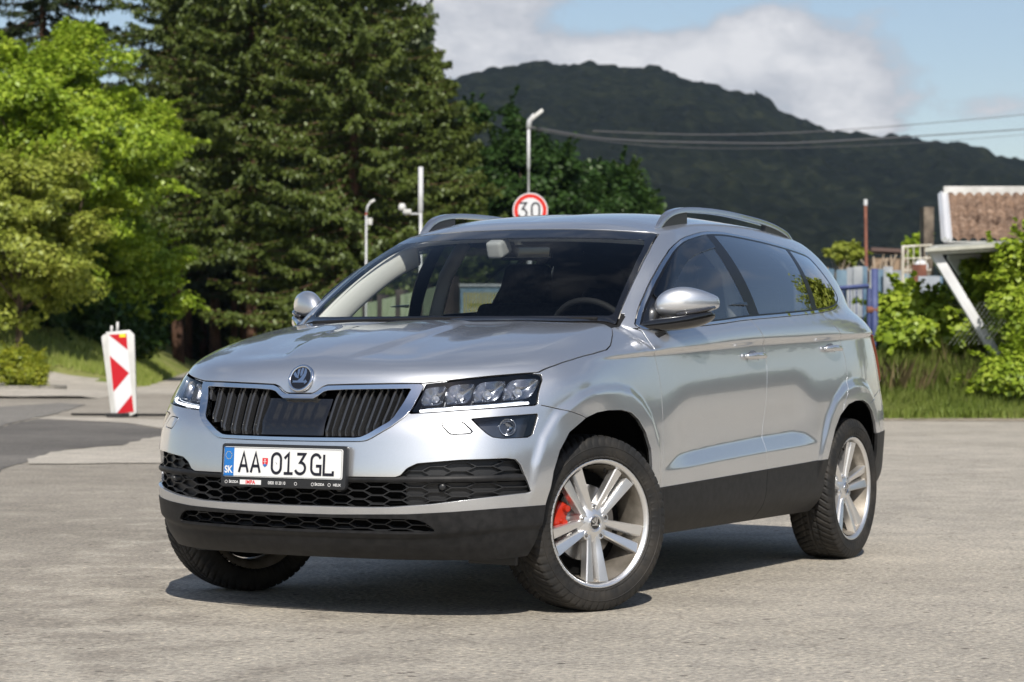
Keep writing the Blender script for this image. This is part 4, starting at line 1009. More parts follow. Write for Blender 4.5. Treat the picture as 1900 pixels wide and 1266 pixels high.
def make_wheel(x,y,steer,side,rot):
    w=bpy.data.objects.new('wheel',None); COL.objects.link(w); w.empty_display_size=.1; w.parent=car
    base=Matrix.Translation((x,y,RT-.003))@Matrix.Rotation(steer,4,'Z')@(Matrix.Rotation(math.pi,4,'Z') if side<0 else Matrix.Identity(4))
    w.matrix_local=base
    sp=Matrix.Rotation(rot,4,'Y')
    return w,sp
WH=[]
def wheel_parts(w,sp,red=True):
    t=mesh('tyre',TV,TF,RUBBER,w,True); t.matrix_local=sp
    # sidewall rings
    mb=MB(); mb.lathe([(.247,.1015),(.250,.1052),(.253,.1048),(.256,.1035)],(0,0,0),(0,1,0),96)
    mb.lathe([(.290,.1095),(.2915,.1112),(.2935,.1112),(.295,.1092)],(0,0,0),(0,1,0),96); o=mb.build('sidewall_rib',RUBBER,t,smooth=True)
    rim=MB(); rim.lathe([(.226,.084),(.2315,.0925),(.2365,.0975),(.2425,.0995),(.2450,.0980),(.2450,.090)],(0,0,0),(0,1,0),96)
    ri=rim.build('rim',ALLOY,w,smooth=True); ri.matrix_local=sp
    MB().lathe([(.2235,.088),(.218,.070),(.212,.045),(.205,.0),(.205,-.06),(.222,-.085),(.243,-.09)],(0,0,0),(0,1,0),96).build('rim_barrel',ALLOYD,ri,smooth=True)
    for k in range(5):
        a=math.radians(58+72*k-3)
        for s in (1,-1):
            mb=MB(); spoke(mb,a,s*.0185,s*.0350,.023,.045,s); mb.build('spoke',ALLOY,ri,angle=28)
    hb=MB(); hb.lathe([(0,.064),(.030,.064),(.033,.0655),(.040,.063),(.060,.055),(.074,.045),(.080,.020),(.080,-.01)],(0,0,0),(0,1,0),48); hb.build('hub',ALLOY,ri,angle=35)
    for k in range(5):
        a=math.radians(58-3+36+72*k); p=np.array([.055*math.cos(a),.0,.055*math.sin(a)])
        c=MB(); c.lathe([(.0125,.060),(.0165,.062),(.0195,.055),(.021,.045),(.021,.03)],p,(0,1,0),20); c.build('bolt_cup',ALLOY,ri,smooth=True)
        c=MB(); c.lathe([(0,.0585),(.0085,.0580),(.0095,.050),(.0125,.049),(.0125,.04)],p,(0,1,0),20); c.build('wheel_bolt',DEEP if False else STEEL,ri,smooth=True)
    e=emblem((0,.0655,0),(0,1,0),.028,ri,upv=(0,0,1))
    # valve
    MB().tube([(.212*math.cos(1.75),.075,.212*math.sin(1.75)),(.195*math.cos(1.75),.080,.195*math.sin(1.75))],.004,8).build('valve',DEEP,ri)
    # brake (does not spin)
    d=MB(); d.lathe([(.075,-.010),(.075,.002),(.145,.002),(.145,-.022),(.075,-.022)],(0,0,0),(0,1,0),72); d.lathe([(0,.045),(.07,.04),(.076,.0),(.076,-.03)],(0,0,0),(0,1,0),48); dd=d.build('brake_disc',STEEL,w,angle=30)
    bk=MB(); bk.lathe([(.02,-.030),(.198,-.030),(.200,-.034)],(0,0,0),(0,1,0),64); bk.build('backing_plate',DEEP,w)
    return ri
def caliper(w,fwd,material):
    V=[];F=[];m=12; a0,a1=math.radians(-8),math.radians(34)
    rings=[(.108,.0),(.108,.022),(.120,.032),(.148,.034),(.168,.028),(.176,.010),(.176,-.03)]
    mb=MB(); k=len(rings)
    for i,a in enumerate(np.linspace(a0,a1,m)):
        q=1-.10*((i-(m-1)/2)/((m-1)/2))**4
        for r,h in rings: V.append((fwd*r*q*math.cos(a),h*q,r*q*math.sin(a)))
    F=[(i*k+j,i*k+j+1,(i+1)*k+j+1,(i+1)*k+j) for i in range(m-1) for j in range(k-1)]+[tuple(range(k)),tuple(range((m-1)*k,m*k))[::-1]]
    mb.add(V,F)
    for a in (.05,.45): mb.lathe([(0,.051),(.012,.051),(.014,.044),(.014,.03)],(fwd*.135*math.cos(a),0,.135*math.sin(a)),(0,1,0),16)
    mb.build('brake_caliper',material,w,angle=35)
ST=-math.radians(22.98)
spec=[(1.319,.782,ST,1,0),(1.319,-.782,ST,-1,.5),(-1.319,.772,0,1,.55),(-1.319,-.772,0,-1,.2)]
for i,(x,y,st,sd,rt) in enumerate(spec):
    w,sp=make_wheel(x,y,st,sd,rt); wheel_parts(w,sp); caliper(w,1 if sd>0 else -1,REDCAL if x>0 else STEEL)
# ---- wheel housings
def _ysk(x,z):
    k=((SK.V[:nb,0]-x)**2+(SK.V[:nb,2]-z)**2+np.where(SK.V[:nb,1]>.5,0,9)).argmin(); return SK.V[k,1]
for s in (1,-1):
    for xc,poly in ((1.345,ARCHF),(-1.278,ARCHR)):
        P=np.array(poly); cx=xc; V=[];F=[]; n=len(P)
        for yy,k in ((.885,1.02),(.87,1.05),(.50,1.05),(.50,.02)):
            V+= [(cx+(p[0]-cx)*k,s*min(yy,_ysk(p[0],p[1])-.012),.30+(p[1]-.30)*k if p[1]>.3 else (.37 if xc>0 else .285)) for p in P]
        F=[(i*n+j,i*n+j+1,(i+1)*n+j+1,(i+1)*n+j) for i in range(3) for j in range(n-1)]
        mesh('wheel_housing',V,F,DEEP,car,True)
fl=MB(); fl.box((0,0,.275),(1.86,1.56,.05)); fl.box((1.45,0,.30),(1.1,.98,.06)); fl.box((-1.5,0,.33),(1.2,.98,.08)); fl.box((0,0,.235),(2.4,.3,.05)); fl.build('underbody',DEEP,car)
for s in (1,-1):
    m=MB(); m.box((1.74,s*.62,.222),(.02,.20,.05)); bevel(m.build('air_deflector',PLASTD,car),.004)
# ---- cabin
def rb(name,c,d,material,parent,bev,rx=0,ry=0,rz=0,taper=None,seg=4):
    R=np.array(Matrix.Rotation(rz,3,'Z')@Matrix.Rotation(ry,3,'Y')@Matrix.Rotation(rx,3,'X')); m=MB(); m.box((0,0,0),d,None,taper); o=m.build(name,material,parent); 
    for v in o.data.vertices: v.co=Vector(R@np.array(v.co)+np.array(c))
    return bevel(o,bev,seg)
for y in (.37,-.37):
    st=rb('front_seat',(-.22,y,.90),(.13,.50,.62),SEATM,car,.05,ry=-.30,taper=.86); rb('seat_cushion',(.08,y,.62),(.52,.50,.16),SEATM,st,.05)
    rb('headrest',(-.355,y,1.285),(.10,.27,.20),SEATM,st,.045,ry=-.22,taper=.82)
    for q in (.06,-.06): MB().tube([(-.325,y+q,1.15),(-.345,y+q,1.25)],.006,8).build('headrest_post',STEEL,st)
rs=rb('rear_seat',(-1.10,0,.88),(.13,1.22,.58),SEATM,car,.05,ry=-.32)
for y in (.42,0,-.42): rb('headrest',(-1.235,y,1.215),(.09,.24,.15),SEATM,rs,.04,ry=-.25,taper=.85)
dash=rb('dashboard',(.70,0,.985),(.46,1.36,.14),TRIMB,car,.05,ry=.04); rb('instrument_hood',(.58,.37,1.065),(.22,.42,.07),TRIMB,dash,.03)
MB().tube([(.80,-.68,1.045),(.86,0,1.062),(.80,.68,1.045)],.03,8).build('dashboard_edge',TRIMB,dash,smooth=True)
sw=MB(); c=np.array([.42,.37,1.03]); ax=np.array([.88,0,-.45]); a=np.linspace(0,2*np.pi,49); u=np.array([0,1.,0]); v=np.cross(ax,u); v/=np.linalg.norm(v)
sw.tube([c+.185*(math.cos(t)*u+math.sin(t)*v) for t in a],.015,10,cap=False); sw.tube([c-.17*u,c+.17*u],.018,8); sw.tube([c,c-.17*v],.02,8); sw.build('steering_wheel',TRIMB,car,smooth=True)
m=rb('rear_view_mirror',(.42,.045,1.405),(.035,.235,.068),GLOSSB,car,.016,rz=.12); rb('camera_housing',(.50,-.045,1.425),(.10,.075,.075),mat('grey_plastic',(.33,.33,.33),.5),car,.018,ry=.35); MB().tube([(.42,.02,1.43),(.42,0,1.45),(.38,0,1.475)],.014,8).build('mirror_stem',TRIMG,m)
mat_gp=bpy.data.materials['grey_plastic']
for s in (1,-1):
    for xa,xb,z0,z1,wd in ((-.165,-.205,1.10,1.50,.09),(-.90,-1.0,1.14,1.46,.07)):
        P=[(xa,s*.775,z0-.05),(xb+.0,s*.715,(z0+z1)/2+.03),(xb+.03,s*.600,z1-.02)]; MB().tube(P,wd*.42,10,sc=(1,.5)).build('inner_pillar',TRIMG if False else mat_gp,car,smooth=True)
for s in (1,-1):
    A_=nspl([0,1,2,3],np.array([(.93,s*.715,1.015),(.725,s*.680,1.170),(.46,s*.638,1.325),(.26,s*.597,1.410)]),np.linspace(0,3,30)); MB().tube(A_,np.linspace(.062,.050,30),16,sc=(.42,1.0)).build('screen_pillar_trim',TRIMG,car,smooth=True)
rb('boot_cover',(-1.55,0,1.02),(.75,1.3,.03),TRIMB,car,.01)
for s in (1,-1): rb('door_inner_panel',(-.1,s*.845,.80),(1.9,.05,.52),TRIMB,car,.02)
# ================================================================== the surroundings
def vnoise(x,y,seed=0):
    r=np.random.default_rng(seed); T=r.random((256,256)); xi=np.floor(x).astype(int); yi=np.floor(y).astype(int); fx=x-xi; fy=y-yi
    fx=fx*fx*(3-2*fx); fy=fy*fy*(3-2*fy); a=T[xi%256,yi%256];b=T[(xi+1)%256,yi%256];c=T[xi%256,(yi+1)%256];d=T[(xi+1)%256,(yi+1)%256]
    return (a*(1-fx)+b*fx)*(1-fy)+(c*(1-fx)+d*fx)*fy
def fbm(x,y,o=4,seed=0): return sum(vnoise(x*2**k,y*2**k,seed+k)*.5**k for k in range(o))/sum(.5**k for k in range(o))
def ws_(a,d,z=0):
    """world point from metres right of the view axis (a) and metres along it (d)"""
    return np.stack([CO[0]+d*CD[0]+a*CR[0],CO[1]+d*CD[1]+a*CR[1],0*d+z],-1)
def gp(u,v):   # point on the ground seen at pixel
    w=CD+CR*(u-950)/FPX-CU*(v-633)/FPX; t=-CO[2]/w[2]; p=CO+t*w; return (p[0],p[1])
def struct(name,V,F,m,smooth=False): 
    o=mesh(name,V,F,m,None,smooth); o['kind']='structure'; return o
# ---- ground
ASPH=mat('worn_asphalt',(.3,.29,.27),.9,spec=.3)
def asphalt(m,c0,c1,c2,speck=1.,aged=None):
    nt,b=nodes(m)
    big=noise(nt,.35,5,.6); mid=noise(nt,3.2,6,.6); fine=noise(nt,42,5,.8); grit=noise(nt,240,2,.6)
    base=ramp(nt,big,[(.30,c0),(.5,c1),(.70,c2)])
    base=mixc(nt,.55,base,ramp(nt,mid,[(.3,(.70,.70,.71)),(.7,(1.2,1.19,1.16))]),'MULTIPLY')
    base=mixc(nt,.8*speck,base,ramp(nt,fine,[(.30,(.38,.37,.35)),(.44,(.82,.82,.81)),(.54,(1.05,1.05,1.03)),(.66,(1.75,1.72,1.62))]),'MULTIPLY')
    v=nt.nodes.new('ShaderNodeTexVoronoi'); v.inputs['Scale'].default_value=38; tc=nt.nodes.new('ShaderNodeTexCoord'); nt.links.new(tc.outputs['Object'],v.inputs['Vector'])
    base=mixc(nt,.75*speck,base,ramp(nt,v.outputs['Distance'],[(.08,(.42,.41,.39)),(.26,(.98,.98,.98)),(.6,(1.12,1.10,1.07))]),'MULTIPLY')
    # scattered dark stones and chips
    st=nt.nodes.new('ShaderNodeTexVoronoi'); st.inputs['Scale'].default_value=6.5; nt.links.new(tc.outputs['Object'],st.inputs['Vector'])
    s2=nt.nodes.new('ShaderNodeTexVoronoi'); s2.inputs['Scale'].default_value=17; nt.links.new(tc.outputs['Object'],s2.inputs['Vector'])
    base=mixc(nt,.85,base,ramp(nt,st.outputs['Distance'],[(.075,(.28,.27,.27)),(.11,(1,1,1))]),'MULTIPLY'); base=mixc(nt,.7,base,ramp(nt,s2.outputs['Distance'],[(.10,(1.6,1.55,1.45)),(.14,(1,1,1))]),'MULTIPLY')
    # fine hairline cracks
    cr=nt.nodes.new('ShaderNodeTexVoronoi'); cr.feature='DISTANCE_TO_EDGE'; cr.inputs['Scale'].default_value=.55
    wn=nt.nodes.new('ShaderNodeTexNoise'); wn.inputs['Scale'].default_value=2.2; wn.inputs['Detail'].default_value=6; nt.links.new(tc.outputs['Object'],wn.inputs['Vector'])
    ad=nt.nodes.new('ShaderNodeVectorMath'); ad.operation='MULTIPLY_ADD'; nt.links.new(wn.outputs['Color'],ad.inputs[0]); ad.inputs[1].default_value=(1.1,1.1,1.1); nt.links.new(tc.outputs['Object'],ad.inputs[2]); nt.links.new(ad.outputs[0],cr.inputs['Vector'])
    base=mixc(nt,.33,base,ramp(nt,cr.outputs['Distance'],[(.0,(.35,.33,.30)),(.006,(.8,.8,.8)),(.012,(1,1,1))]),'MULTIPLY')
    if aged:
        # older, darker surfacing on one side of the yard: soft border along a line in the ground plane
        sp=nt.nodes.new('ShaderNodeVectorMath'); sp.operation='DOT_PRODUCT'; nt.links.new(tc.outputs['Object'],sp.inputs[0]); sp.inputs[1].default_value=aged[0]
        mu=nt.nodes.new('ShaderNodeMath'); mu.operation='MULTIPLY_ADD'; nt.links.new(mid,mu.inputs[0]); mu.inputs[1].default_value=1.6; nt.links.new(sp.outputs['Value'],mu.inputs[2])
        base=mixc(nt,1.,base,ramp(nt,mu.outputs[0],aged[1]),'MULTIPLY')
    nt.links.new(base,b.inputs['Base Color'])
    ad2=nt.nodes.new('ShaderNodeMath'); ad2.operation='ADD'; nt.links.new(fine,ad2.inputs[0]); nt.links.new(v.outputs['Distance'],ad2.inputs[1])
    bump(nt,b,ad2.outputs[0],.8,.009); return m
_a=np.array(gp(335,1150)); _b=np.array(gp(200,1260)); _t=(_b-_a)/np.linalg.norm(_b-_a); _n=np.array([-_t[1],_t[0]]); _n*=np.sign(_n@(np.array(gp(1200,1200))-_a)); _k=_n@_a
asphalt(ASPH,(.335,.31,.270),(.415,.385,.338),(.475,.44,.387),aged=((_n[0]/4,_n[1]/4,0),[(max(0,min(.9,_k/4+.80-.2)),(.80,.79,.78)),(max(.05,min(1,_k/4+.80+.08)),(1,1,1))]))

GS=2600

struct('ground',[(-GS,-GS,0),(GS,-GS,0),(GS,GS,0),(-GS,GS,0)],[(0,1,2,3)],ASPH)
DARKA=asphalt(mat('dark_asphalt',(.1,.1,.1),.9,spec=.25),(.11,.105,.10),(.16,.152,.143),(.22,.208,.195))
MIDA=asphalt(mat('grey_asphalt',(.2,.2,.2),.9,spec=.25),(.19,.18,.17),(.23,.22,.205),(.27,.255,.24))
PALEA=asphalt(mat('pale_concrete',(.5,.5,.5),.9,spec=.25),(.40,.365,.315),(.47,.435,.38),(.53,.49,.43),.6)
def sheet(name,px,h,m,jit=0):
    P=[]; n=len(px)
    for i in range(n):
        a=np.array(gp(*px[i]));b=np.array(gp(*px[(i+1)%n])); k=max(2,min(40,int(np.linalg.norm(b-a)/.12)))
        for t in np.arange(k)/k: 
            q=a+(b-a)*t; w=jit*(fbm(q[0]*2.3+np.zeros(1),q[1]*2.3+np.zeros(1),4,5)[0]-.5); P.append((q[0]+w,q[1]+w,h))
    struct(name,P,[tuple(range(len(P)))],m)
sheet('road_patch',[(-60,800),(0,793),(60,780),(100,775),(172,777),(232,786),(300,797),(300,812),(250,823),(228,826),(180,829),(118,834),(85,845),(60,852),(35,862),(0,876),(-60,890)],.004,DARKA,.5)
sheet('road_patch',[(60,778),(100,774),(172,776),(420,784),(420,800),(300,796),(232,785)],.008,PALEA,.4)
sheet('road_patch',[(-80,770),(0,756),(110,748),(160,752),(105,768),(62,777),(0,792),(-80,810)],.008,MIDA,.4)
sheet('road_patch',[(50,853),(118,836),(180,831),(228,828),(260,818),(292,812),(420,806),(420,862),(240,862),(52,862)],.008,PALEA,.4)
sheet('road_patch',[(60,720),(140,706),(215,704),(420,712),(420,735),(240,730),(130,735)],.004,PALEA,.8)
# expansion slot with drain in the road by the beacon
sheet('drain_slot',[(132,768.5),(420,770.5),(420,773.5),(132,771)],.012,DEEP)
# ---- right verge: dirt shoulder and bank
DIRT=noisy(mat('dirt_shoulder',(.3,.25,.2),.95,spec=.1),(.22,.18,.13),(.42,.37,.30),6,bs=.5,bd=.02)
SOIL=noisy(mat('grassy_soil',(.08,.1,.03),.95,spec=.1),(.035,.055,.015),(.09,.115,.035),2.5,bs=.4,bd=.05)
a=np.linspace(-2,40,120); d=np.linspace(32.6,60,60); A,Dd=np.meshgrid(a,d)
H=.02+.55*sm(Dd,34.2,44)+.10*(fbm(A*.8,Dd*.8,3,2)-.5)*sm(Dd,34,36)
edge=33.5+.35*(fbm(A*.9,A*0,4,9)-.5); H=np.where(Dd<edge,-.05,H)
V=ws_(A,Dd); V[...,2]=H; idx=np.arange(A.size).reshape(A.shape); Fg=np.stack([idx[:-1,:-1],idx[:-1,1:],idx[1:,1:],idx[1:,:-1]],-1).reshape(-1,4)
struct('grass_bank',V.reshape(-1,3),Fg,SOIL,True)
a=np.linspace(-2,40,300); lo=33.15+.25*(fbm(a*1.3,a*0+4,4,3)-.5); hi=lo+.8
V=np.concatenate([ws_(a,lo,.006),ws_(a,hi,.03)]); n=len(a); struct('dirt_shoulder',V,[(i,i+1,n+i+1,n+i) for i in range(n-1)],DIRT)
# ---- left: embankment with the ramp path
a=np.linspace(-60,-4,150); d=np.linspace(46,170,130); A,Dd=np.meshgrid(a,d)
rise=np.maximum(0,-A-(8.9+(Dd-60)*.105))
H=-.06+.50*rise*sm(Dd,55,67)+.25*(fbm(A*.4,Dd*.4,3,12)-.5)*sm(rise,0,2)+.10*sm(rise,0,.6)
V=ws_(A,Dd); V[...,2]=H; idx=np.arange(A.size).reshape(A.shape); Fg=np.stack([idx[:-1,:-1],idx[:-1,1:],idx[1:,1:],idx[1:,:-1]],-1).reshape(-1,4)
c=V.reshape(-1,3)[Fg].mean(1); ca=A.reshape(-1)[Fg].mean(1); cd=Dd.reshape(-1)[Fg].mean(1)
isp=(cd<59.0+(-ca-10)*.35)
BANK=noisy(mat('bank_grass',(.12,.16,.04),.95,spec=.1),(.15,.20,.04),(.30,.29,.11),1.2,bs=.6,bd=.08)
struct('embankment',V.reshape(-1,3),Fg[~isp],BANK,True); struct('ramp_path',V.reshape(-1,3)+[0,0,0.0],Fg[isp],PALEA,True)
# far lawn beyond the junction
P=[(*gp(u,v),.010) for u,v in ((150,686),(240,680),(700,676),(700,665),(150,668))]; struct('lawn_strip',P,[(0,1,2,3,4)],BANK)
# ---- foliage
def leafmat(name,c0,c1,c2,trans=.25,scale=.7):
    m=bpy.data.materials.new(name); m.use_nodes=True; nt=m.node_tree; nt.nodes.clear()
    g=nt.nodes.new('ShaderNodeNewGeometry'); f=noise(nt,scale,4,.6)
    ad=nt.nodes.new('ShaderNodeMath'); ad.operation='MULTIPLY_ADD'; nt.links.new(g.outputs['Random Per Island'],ad.inputs[0]); ad.inputs[1].default_value=.30; 
    mu=nt.nodes.new('ShaderNodeMath'); mu.operation='MULTIPLY'; nt.links.new(f,mu.inputs[0]); mu.inputs[1].default_value=.68; nt.links.new(mu.outputs[0],ad.inputs[2])
    col=ramp(nt,ad.outputs[0],[(.15,c0),(.45,c1),(.78,c2)])
    di=nt.nodes.new('ShaderNodeBsdfDiffuse'); tr=nt.nodes.new('ShaderNodeBsdfTranslucent'); gl=nt.nodes.new('ShaderNodeBsdfGlossy'); gl.inputs['Roughness'].default_value=.45; gl.inputs[0].default_value=(.9,1,.8,1)
    nt.links.new(col,di.inputs[0]); t2=mixc(nt,.5,col,(.45,.6,.05),'MIX'); t2=mixc(nt,1.,t2,col,'MULTIPLY') if False else col; nt.links.new(t2,tr.inputs[0])
    m1=nt.nodes.new('ShaderNodeMixShader'); m1.inputs[0].default_value=trans; nt.links.new(di.outputs[0],m1.inputs[1]); nt.links.new(tr.outputs[0],m1.inputs[2])
    m2=nt.nodes.new('ShaderNodeMixShader'); m2.inputs[0].default_value=.035; nt.links.new(m1.outputs[0],m2.inputs[1]); nt.links.new(gl.outputs[0],m2.inputs[2])
    o=nt.nodes.new('ShaderNodeOutputMaterial'); nt.links.new(m2.outputs[0],o.inputs[0]); return m
BARK=noisy(mat('bark',(.1,.08,.06),.95,spec=.1),(.05,.038,.028),(.17,.13,.095),9,sc=(1,1,.25),bs=.7,bd=.03)
REDBARK=noisy(mat('spruce_bark',(.16,.09,.06),.95,spec=.1),(.06,.035,.024),(.15,.085,.06),9,sc=(1,1,.25),bs=.7,bd=.03)
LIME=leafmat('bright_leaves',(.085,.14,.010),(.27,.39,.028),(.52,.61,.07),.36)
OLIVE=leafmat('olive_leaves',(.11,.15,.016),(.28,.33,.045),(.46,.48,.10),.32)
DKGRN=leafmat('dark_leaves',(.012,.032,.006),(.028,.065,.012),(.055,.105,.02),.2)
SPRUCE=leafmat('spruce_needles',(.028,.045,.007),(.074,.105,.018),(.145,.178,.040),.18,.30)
SPRUCD=leafmat('shaded_spruce_needles',(.012,.022,.007),(.026,.040,.012),(.05,.066,.02),.1,.30)  # darker copy of the spruce colour, shade inside the wood put in
VINE=leafmat('vine_leaves',(.085,.14,.012),(.25,.35,.025),(.48,.56,.07),.3,1.5)
GRASS=leafmat('grass_blades',(.08,.13,.018),(.20,.27,.045),(.36,.39,.12),.25,.9)
DRY=leafmat('dry_grass',(.17,.13,.06),(.30,.24,.12),(.42,.35,.20),.25,.9)
SHRUB=leafmat('golden_shrub',(.06,.10,.008),(.24,.28,.02),(.50,.48,.05),.2,2.)
PALEW=noisy(mat('bleached_wood',(.4,.34,.26),.9,spec=.2),(.28,.22,.16),(.50,.42,.33),4,bs=.4,bd=.02)
def leaves(C,size,r,aspect=.6,nb=None,flat=.0,curl=True):
    """one folded leaf (2 triangles as a quad) at each centre; returns V,F"""
    n=len(C); s=size*(.45+1.1*r.random(n))
    nrm=r.normal(size=(n,3)); 
    if nb is not None: nrm=nrm*(1-flat)+np.asarray(nb)*flat*1.6
    nrm/=np.linalg.norm(nrm,axis=1)[:,None]+1e-9
    t=r.normal(size=(n,3)); u=np.cross(nrm,t); u/=np.linalg.norm(u,axis=1)[:,None]+1e-9; v=np.cross(nrm,u)
    su=(s*.5)[:,None]; sv=(s*.5*aspect)[:,None]
    V=np.stack([C-u*su,C-v*sv+nrm*su*.12,C+u*su,C+v*sv+nrm*su*.12],1).reshape(-1,3)
    return V,np.arange(4*n).reshape(n,4)
def crown(name,parent,m,cx,rad,n,ls,r,clumps=110,csz=.5,base=None,lobes=5,seed=0,aspect=.6,shoots=.8):
    """uneven crown: clumps of leaves placed in lobes"""
    cx=np.array(cx,float); rad=np.array(rad,float)
    L=r.normal(size=(lobes,3)); L/=np.linalg.norm(L,axis=1)[:,None]; L[:,2]=np.abs(L[:,2])*1.1-.25; L=L*(.45+.25*r.random((lobes,1)))
    lr=.42+.22*r.random(lobes)
    k=r.integers(0,lobes,clumps); q=r.normal(size=(clumps,3)); q/=np.linalg.norm(q,axis=1)[:,None]; q*=(.55+.5*r.random((clumps,1)))
    P=L[k]+q*lr[k][:,None]; P=np.where((r.random(clumps)<.25)[:,None],q*.8,P)
    CC=cx+P*rad
    w=r.random(clumps)*.7+.5; w/=w.sum(); kk=r.choice(clumps,n,p=w)
    off=r.normal(size=(n,3)); off/=np.linalg.norm(off,axis=1)[:,None]; rr=r.random(n)**.45
    sz=csz*(.6+.9*r.random(clumps))
    C=CC[kk]+off*(rr*sz[kk])[:,None]*[1,1,.62]
    nb=off*.6+np.array([0,0,.8])+ (C-cx)/np.linalg.norm(rad)*.9
    # leafy shoots that break the outline
    ns=int(clumps*shoots); ks=r.integers(0,clumps,ns); st=CC[ks]; dr=(st-cx)/rad; dr/=np.linalg.norm(dr,axis=1)[:,None]+1e-6; dr=dr*.8+np.array([0,0,.55])+r.normal(size=(ns,3))*.35; dr/=np.linalg.norm(dr,axis=1)[:,None]
    ln=csz*(1.1+1.6*r.random(ns)); m_=max(6,int(n*.16/max(ns,1))); tt=r.random((ns,m_))
    S=st[:,None]+dr[:,None]*(ln[:,None]*tt)[...,None]+np.array([0,0,-.28])*(ln[:,None]*tt**2)[...,None]+r.normal(size=(ns,m_,3))*(csz*.10*(1.25-tt))[...,None]
    C=np.concatenate([C,S.reshape(-1,3)]); nb=np.concatenate([nb,np.repeat(dr*.3,m_,axis=0)+np.array([0,0,.9])])
    V,F=leaves(C,ls,r,aspect,nb,.55); return mesh(name,V,F,m,parent), CC
def tree(label,cat,u,d,h,trunk_h,rad,m,n,ls,group=None,seed=1,clumps=110,csz=.5,lobes=6,z0=0,bark=None,cz=None,name='deciduous_tree',tr=.18,a_off=0):
    r=np.random.default_rng(seed); p=at(u,d); p[2]=z0
    root=empty(name,p,label,cat,group)
    c=np.array([0,0,(h+trunk_h)/2 if cz is None else cz])
    cr,CC=crown('crown',root,m,c,rad,n,ls,r,clumps,csz,lobes=lobes)
    mb=MB(); top=np.array([.2*r.normal(),.2*r.normal(),h*.72]); mid=np.array([.15*r.normal(),.15*r.normal(),trunk_h])
    mb.tube([(0,0,-.2),(0,0,.05),mid*.5,mid,(mid+top)/2,top],[tr*1.5,tr*1.15,tr,tr*.85,tr*.55,tr*.15],9)
    for k in r.choice(len(CC),min(26,len(CC)),replace=False):
        s=mid+(top-mid)*r.random()*.8; e=CC[k]; m_=(s+e)/2+np.array([0,0,-.12*np.linalg.norm(e-s)*r.random()]); mb.tube([s,m_,e],[tr*.36,tr*.2,tr*.05],6)
    mb.build('trunk',bark or BARK,root,smooth=True); return root
def spruce(label,u,d,h,z_first,R,seed,m=SPRUCE,nbr=330,tw=13,z0=0,group='spruces at the edge of the wood',dens=1.,ll=.19):
    r=np.random.default_rng(seed); p=at(u,d); p[2]=z0; root=empty('spruce_tree',p,label,'spruce',group)
    mb=MB(); zz=np.linspace(0,h,12); mb.tube([(0.08*math.sin(z),0.08*math.cos(z*.7),z-.2) for z in zz],.27*(1-zz/h*.93),10); 
    C=[];Tn=[];Nn=[]
    for k in range(nbr):
        z=z_first+(h-z_first)*((k+.5)/nbr)**1.12; t=(z-z_first)/(h-z_first); L=R*(1-t)**.72*(.62+.5*r.random())*(.55+.45*min(1,t*9+.35)); 
        if L<.25: continue
        az=k*2.39996+r.normal()*.3; er=np.array([math.cos(az),math.sin(az),0]); et=np.array([-math.sin(az),math.cos(az),0])
        n=7; s=np.linspace(0,1,n); droop=-.34-.22*r.random()+.35*t; lift=.26
        P=np.stack([er[0]*L*s,er[1]*L*s,z+L*(droop*s+lift*s**3)],-1)+et*(r.normal()*.12*L*s**2)[:,None]
        mb.tube(P,.035*(1-t*.6)*(1-s*.8)+.004,5,cap=False)
        # twigs hang from the branch
        nt_=int(tw*dens*(.5+L/R)*2.6)
        q=r.random(nt_)**.75; bp=np.stack([np.interp(q,s,P[:,i]) for i in range(3)],-1)
        side=r.choice([-1,1],nt_); tl=(.22+.42*r.random(nt_))*(1-q*.45)*min(1.,.45+L/3)
        dirn=et[None]*side[:,None]*(.75*r.random(nt_))[:,None]+er[None]*(.55*r.random(nt_))[:,None]+np.array([0,0,-1.])[None]*(.10+.75*r.random(nt_))[:,None]
        dirn/=np.linalg.norm(dirn,axis=1)[:,None]
        for j in range(4):
            f=(j+.5)/4; c=bp+dirn*(tl*f)[:,None]+r.normal(size=(nt_,3))*.045; C.append(c); Tn.append(dirn+r.normal(size=(nt_,3))*.45); Nn.append(np.tile(er*.6+np.array([0,0,.9]),(nt_,1)))
    C=np.concatenate(C);T=np.concatenate(Tn);Nb=np.concatenate(Nn); n=len(C)
    T/=np.linalg.norm(T,axis=1)[:,None]; nr=Nb+r.normal(size=(n,3))*.55; v=np.cross(T,nr); v/=np.linalg.norm(v,axis=1)[:,None]; nr=np.cross(v,T)
    L=(ll*(.6+.7*r.random(n)))[:,None]; w=L*.26
    V=np.stack([C-T*L*.5,C-v*w+nr*w*.3,C+T*L*.5,C+v*w+nr*w*.3],1).reshape(-1,3); mesh('crown',V,np.arange(4*n).reshape(n,4),m,root)
    mb.build('trunk',REDBARK,root,smooth=True); return root
SPRW=1
spr=[('tall olive spruce behind the car whose reddish trunk shows mid-crown',655,92,24,1.5,5.8,11,SPRUCE,470,0),
 ('wide olive spruce left of the tallest one, branches low over the dark wood',470,97,25,5.2,5.6,12,SPRUCE,440,0),
 ('spruce with drooping boughs between the bright leafy tree and the wide spruce',330,104,26,6.0,5.4,13,SPRUCE,400,0),
 ('shorter spruce at the right end of the wood, boughs reaching the lamp mast',800,97,13.0,.6,5.0,14,SPRUCE,300,0),
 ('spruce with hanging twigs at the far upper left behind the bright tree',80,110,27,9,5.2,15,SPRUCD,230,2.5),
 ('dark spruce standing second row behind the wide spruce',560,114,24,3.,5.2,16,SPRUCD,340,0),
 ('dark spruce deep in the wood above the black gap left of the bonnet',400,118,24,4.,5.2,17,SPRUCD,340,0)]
for s in spr: spruce(*s[:7],m=s[7],nbr=int(s[8]*.80),z0=s[9],tw=34)
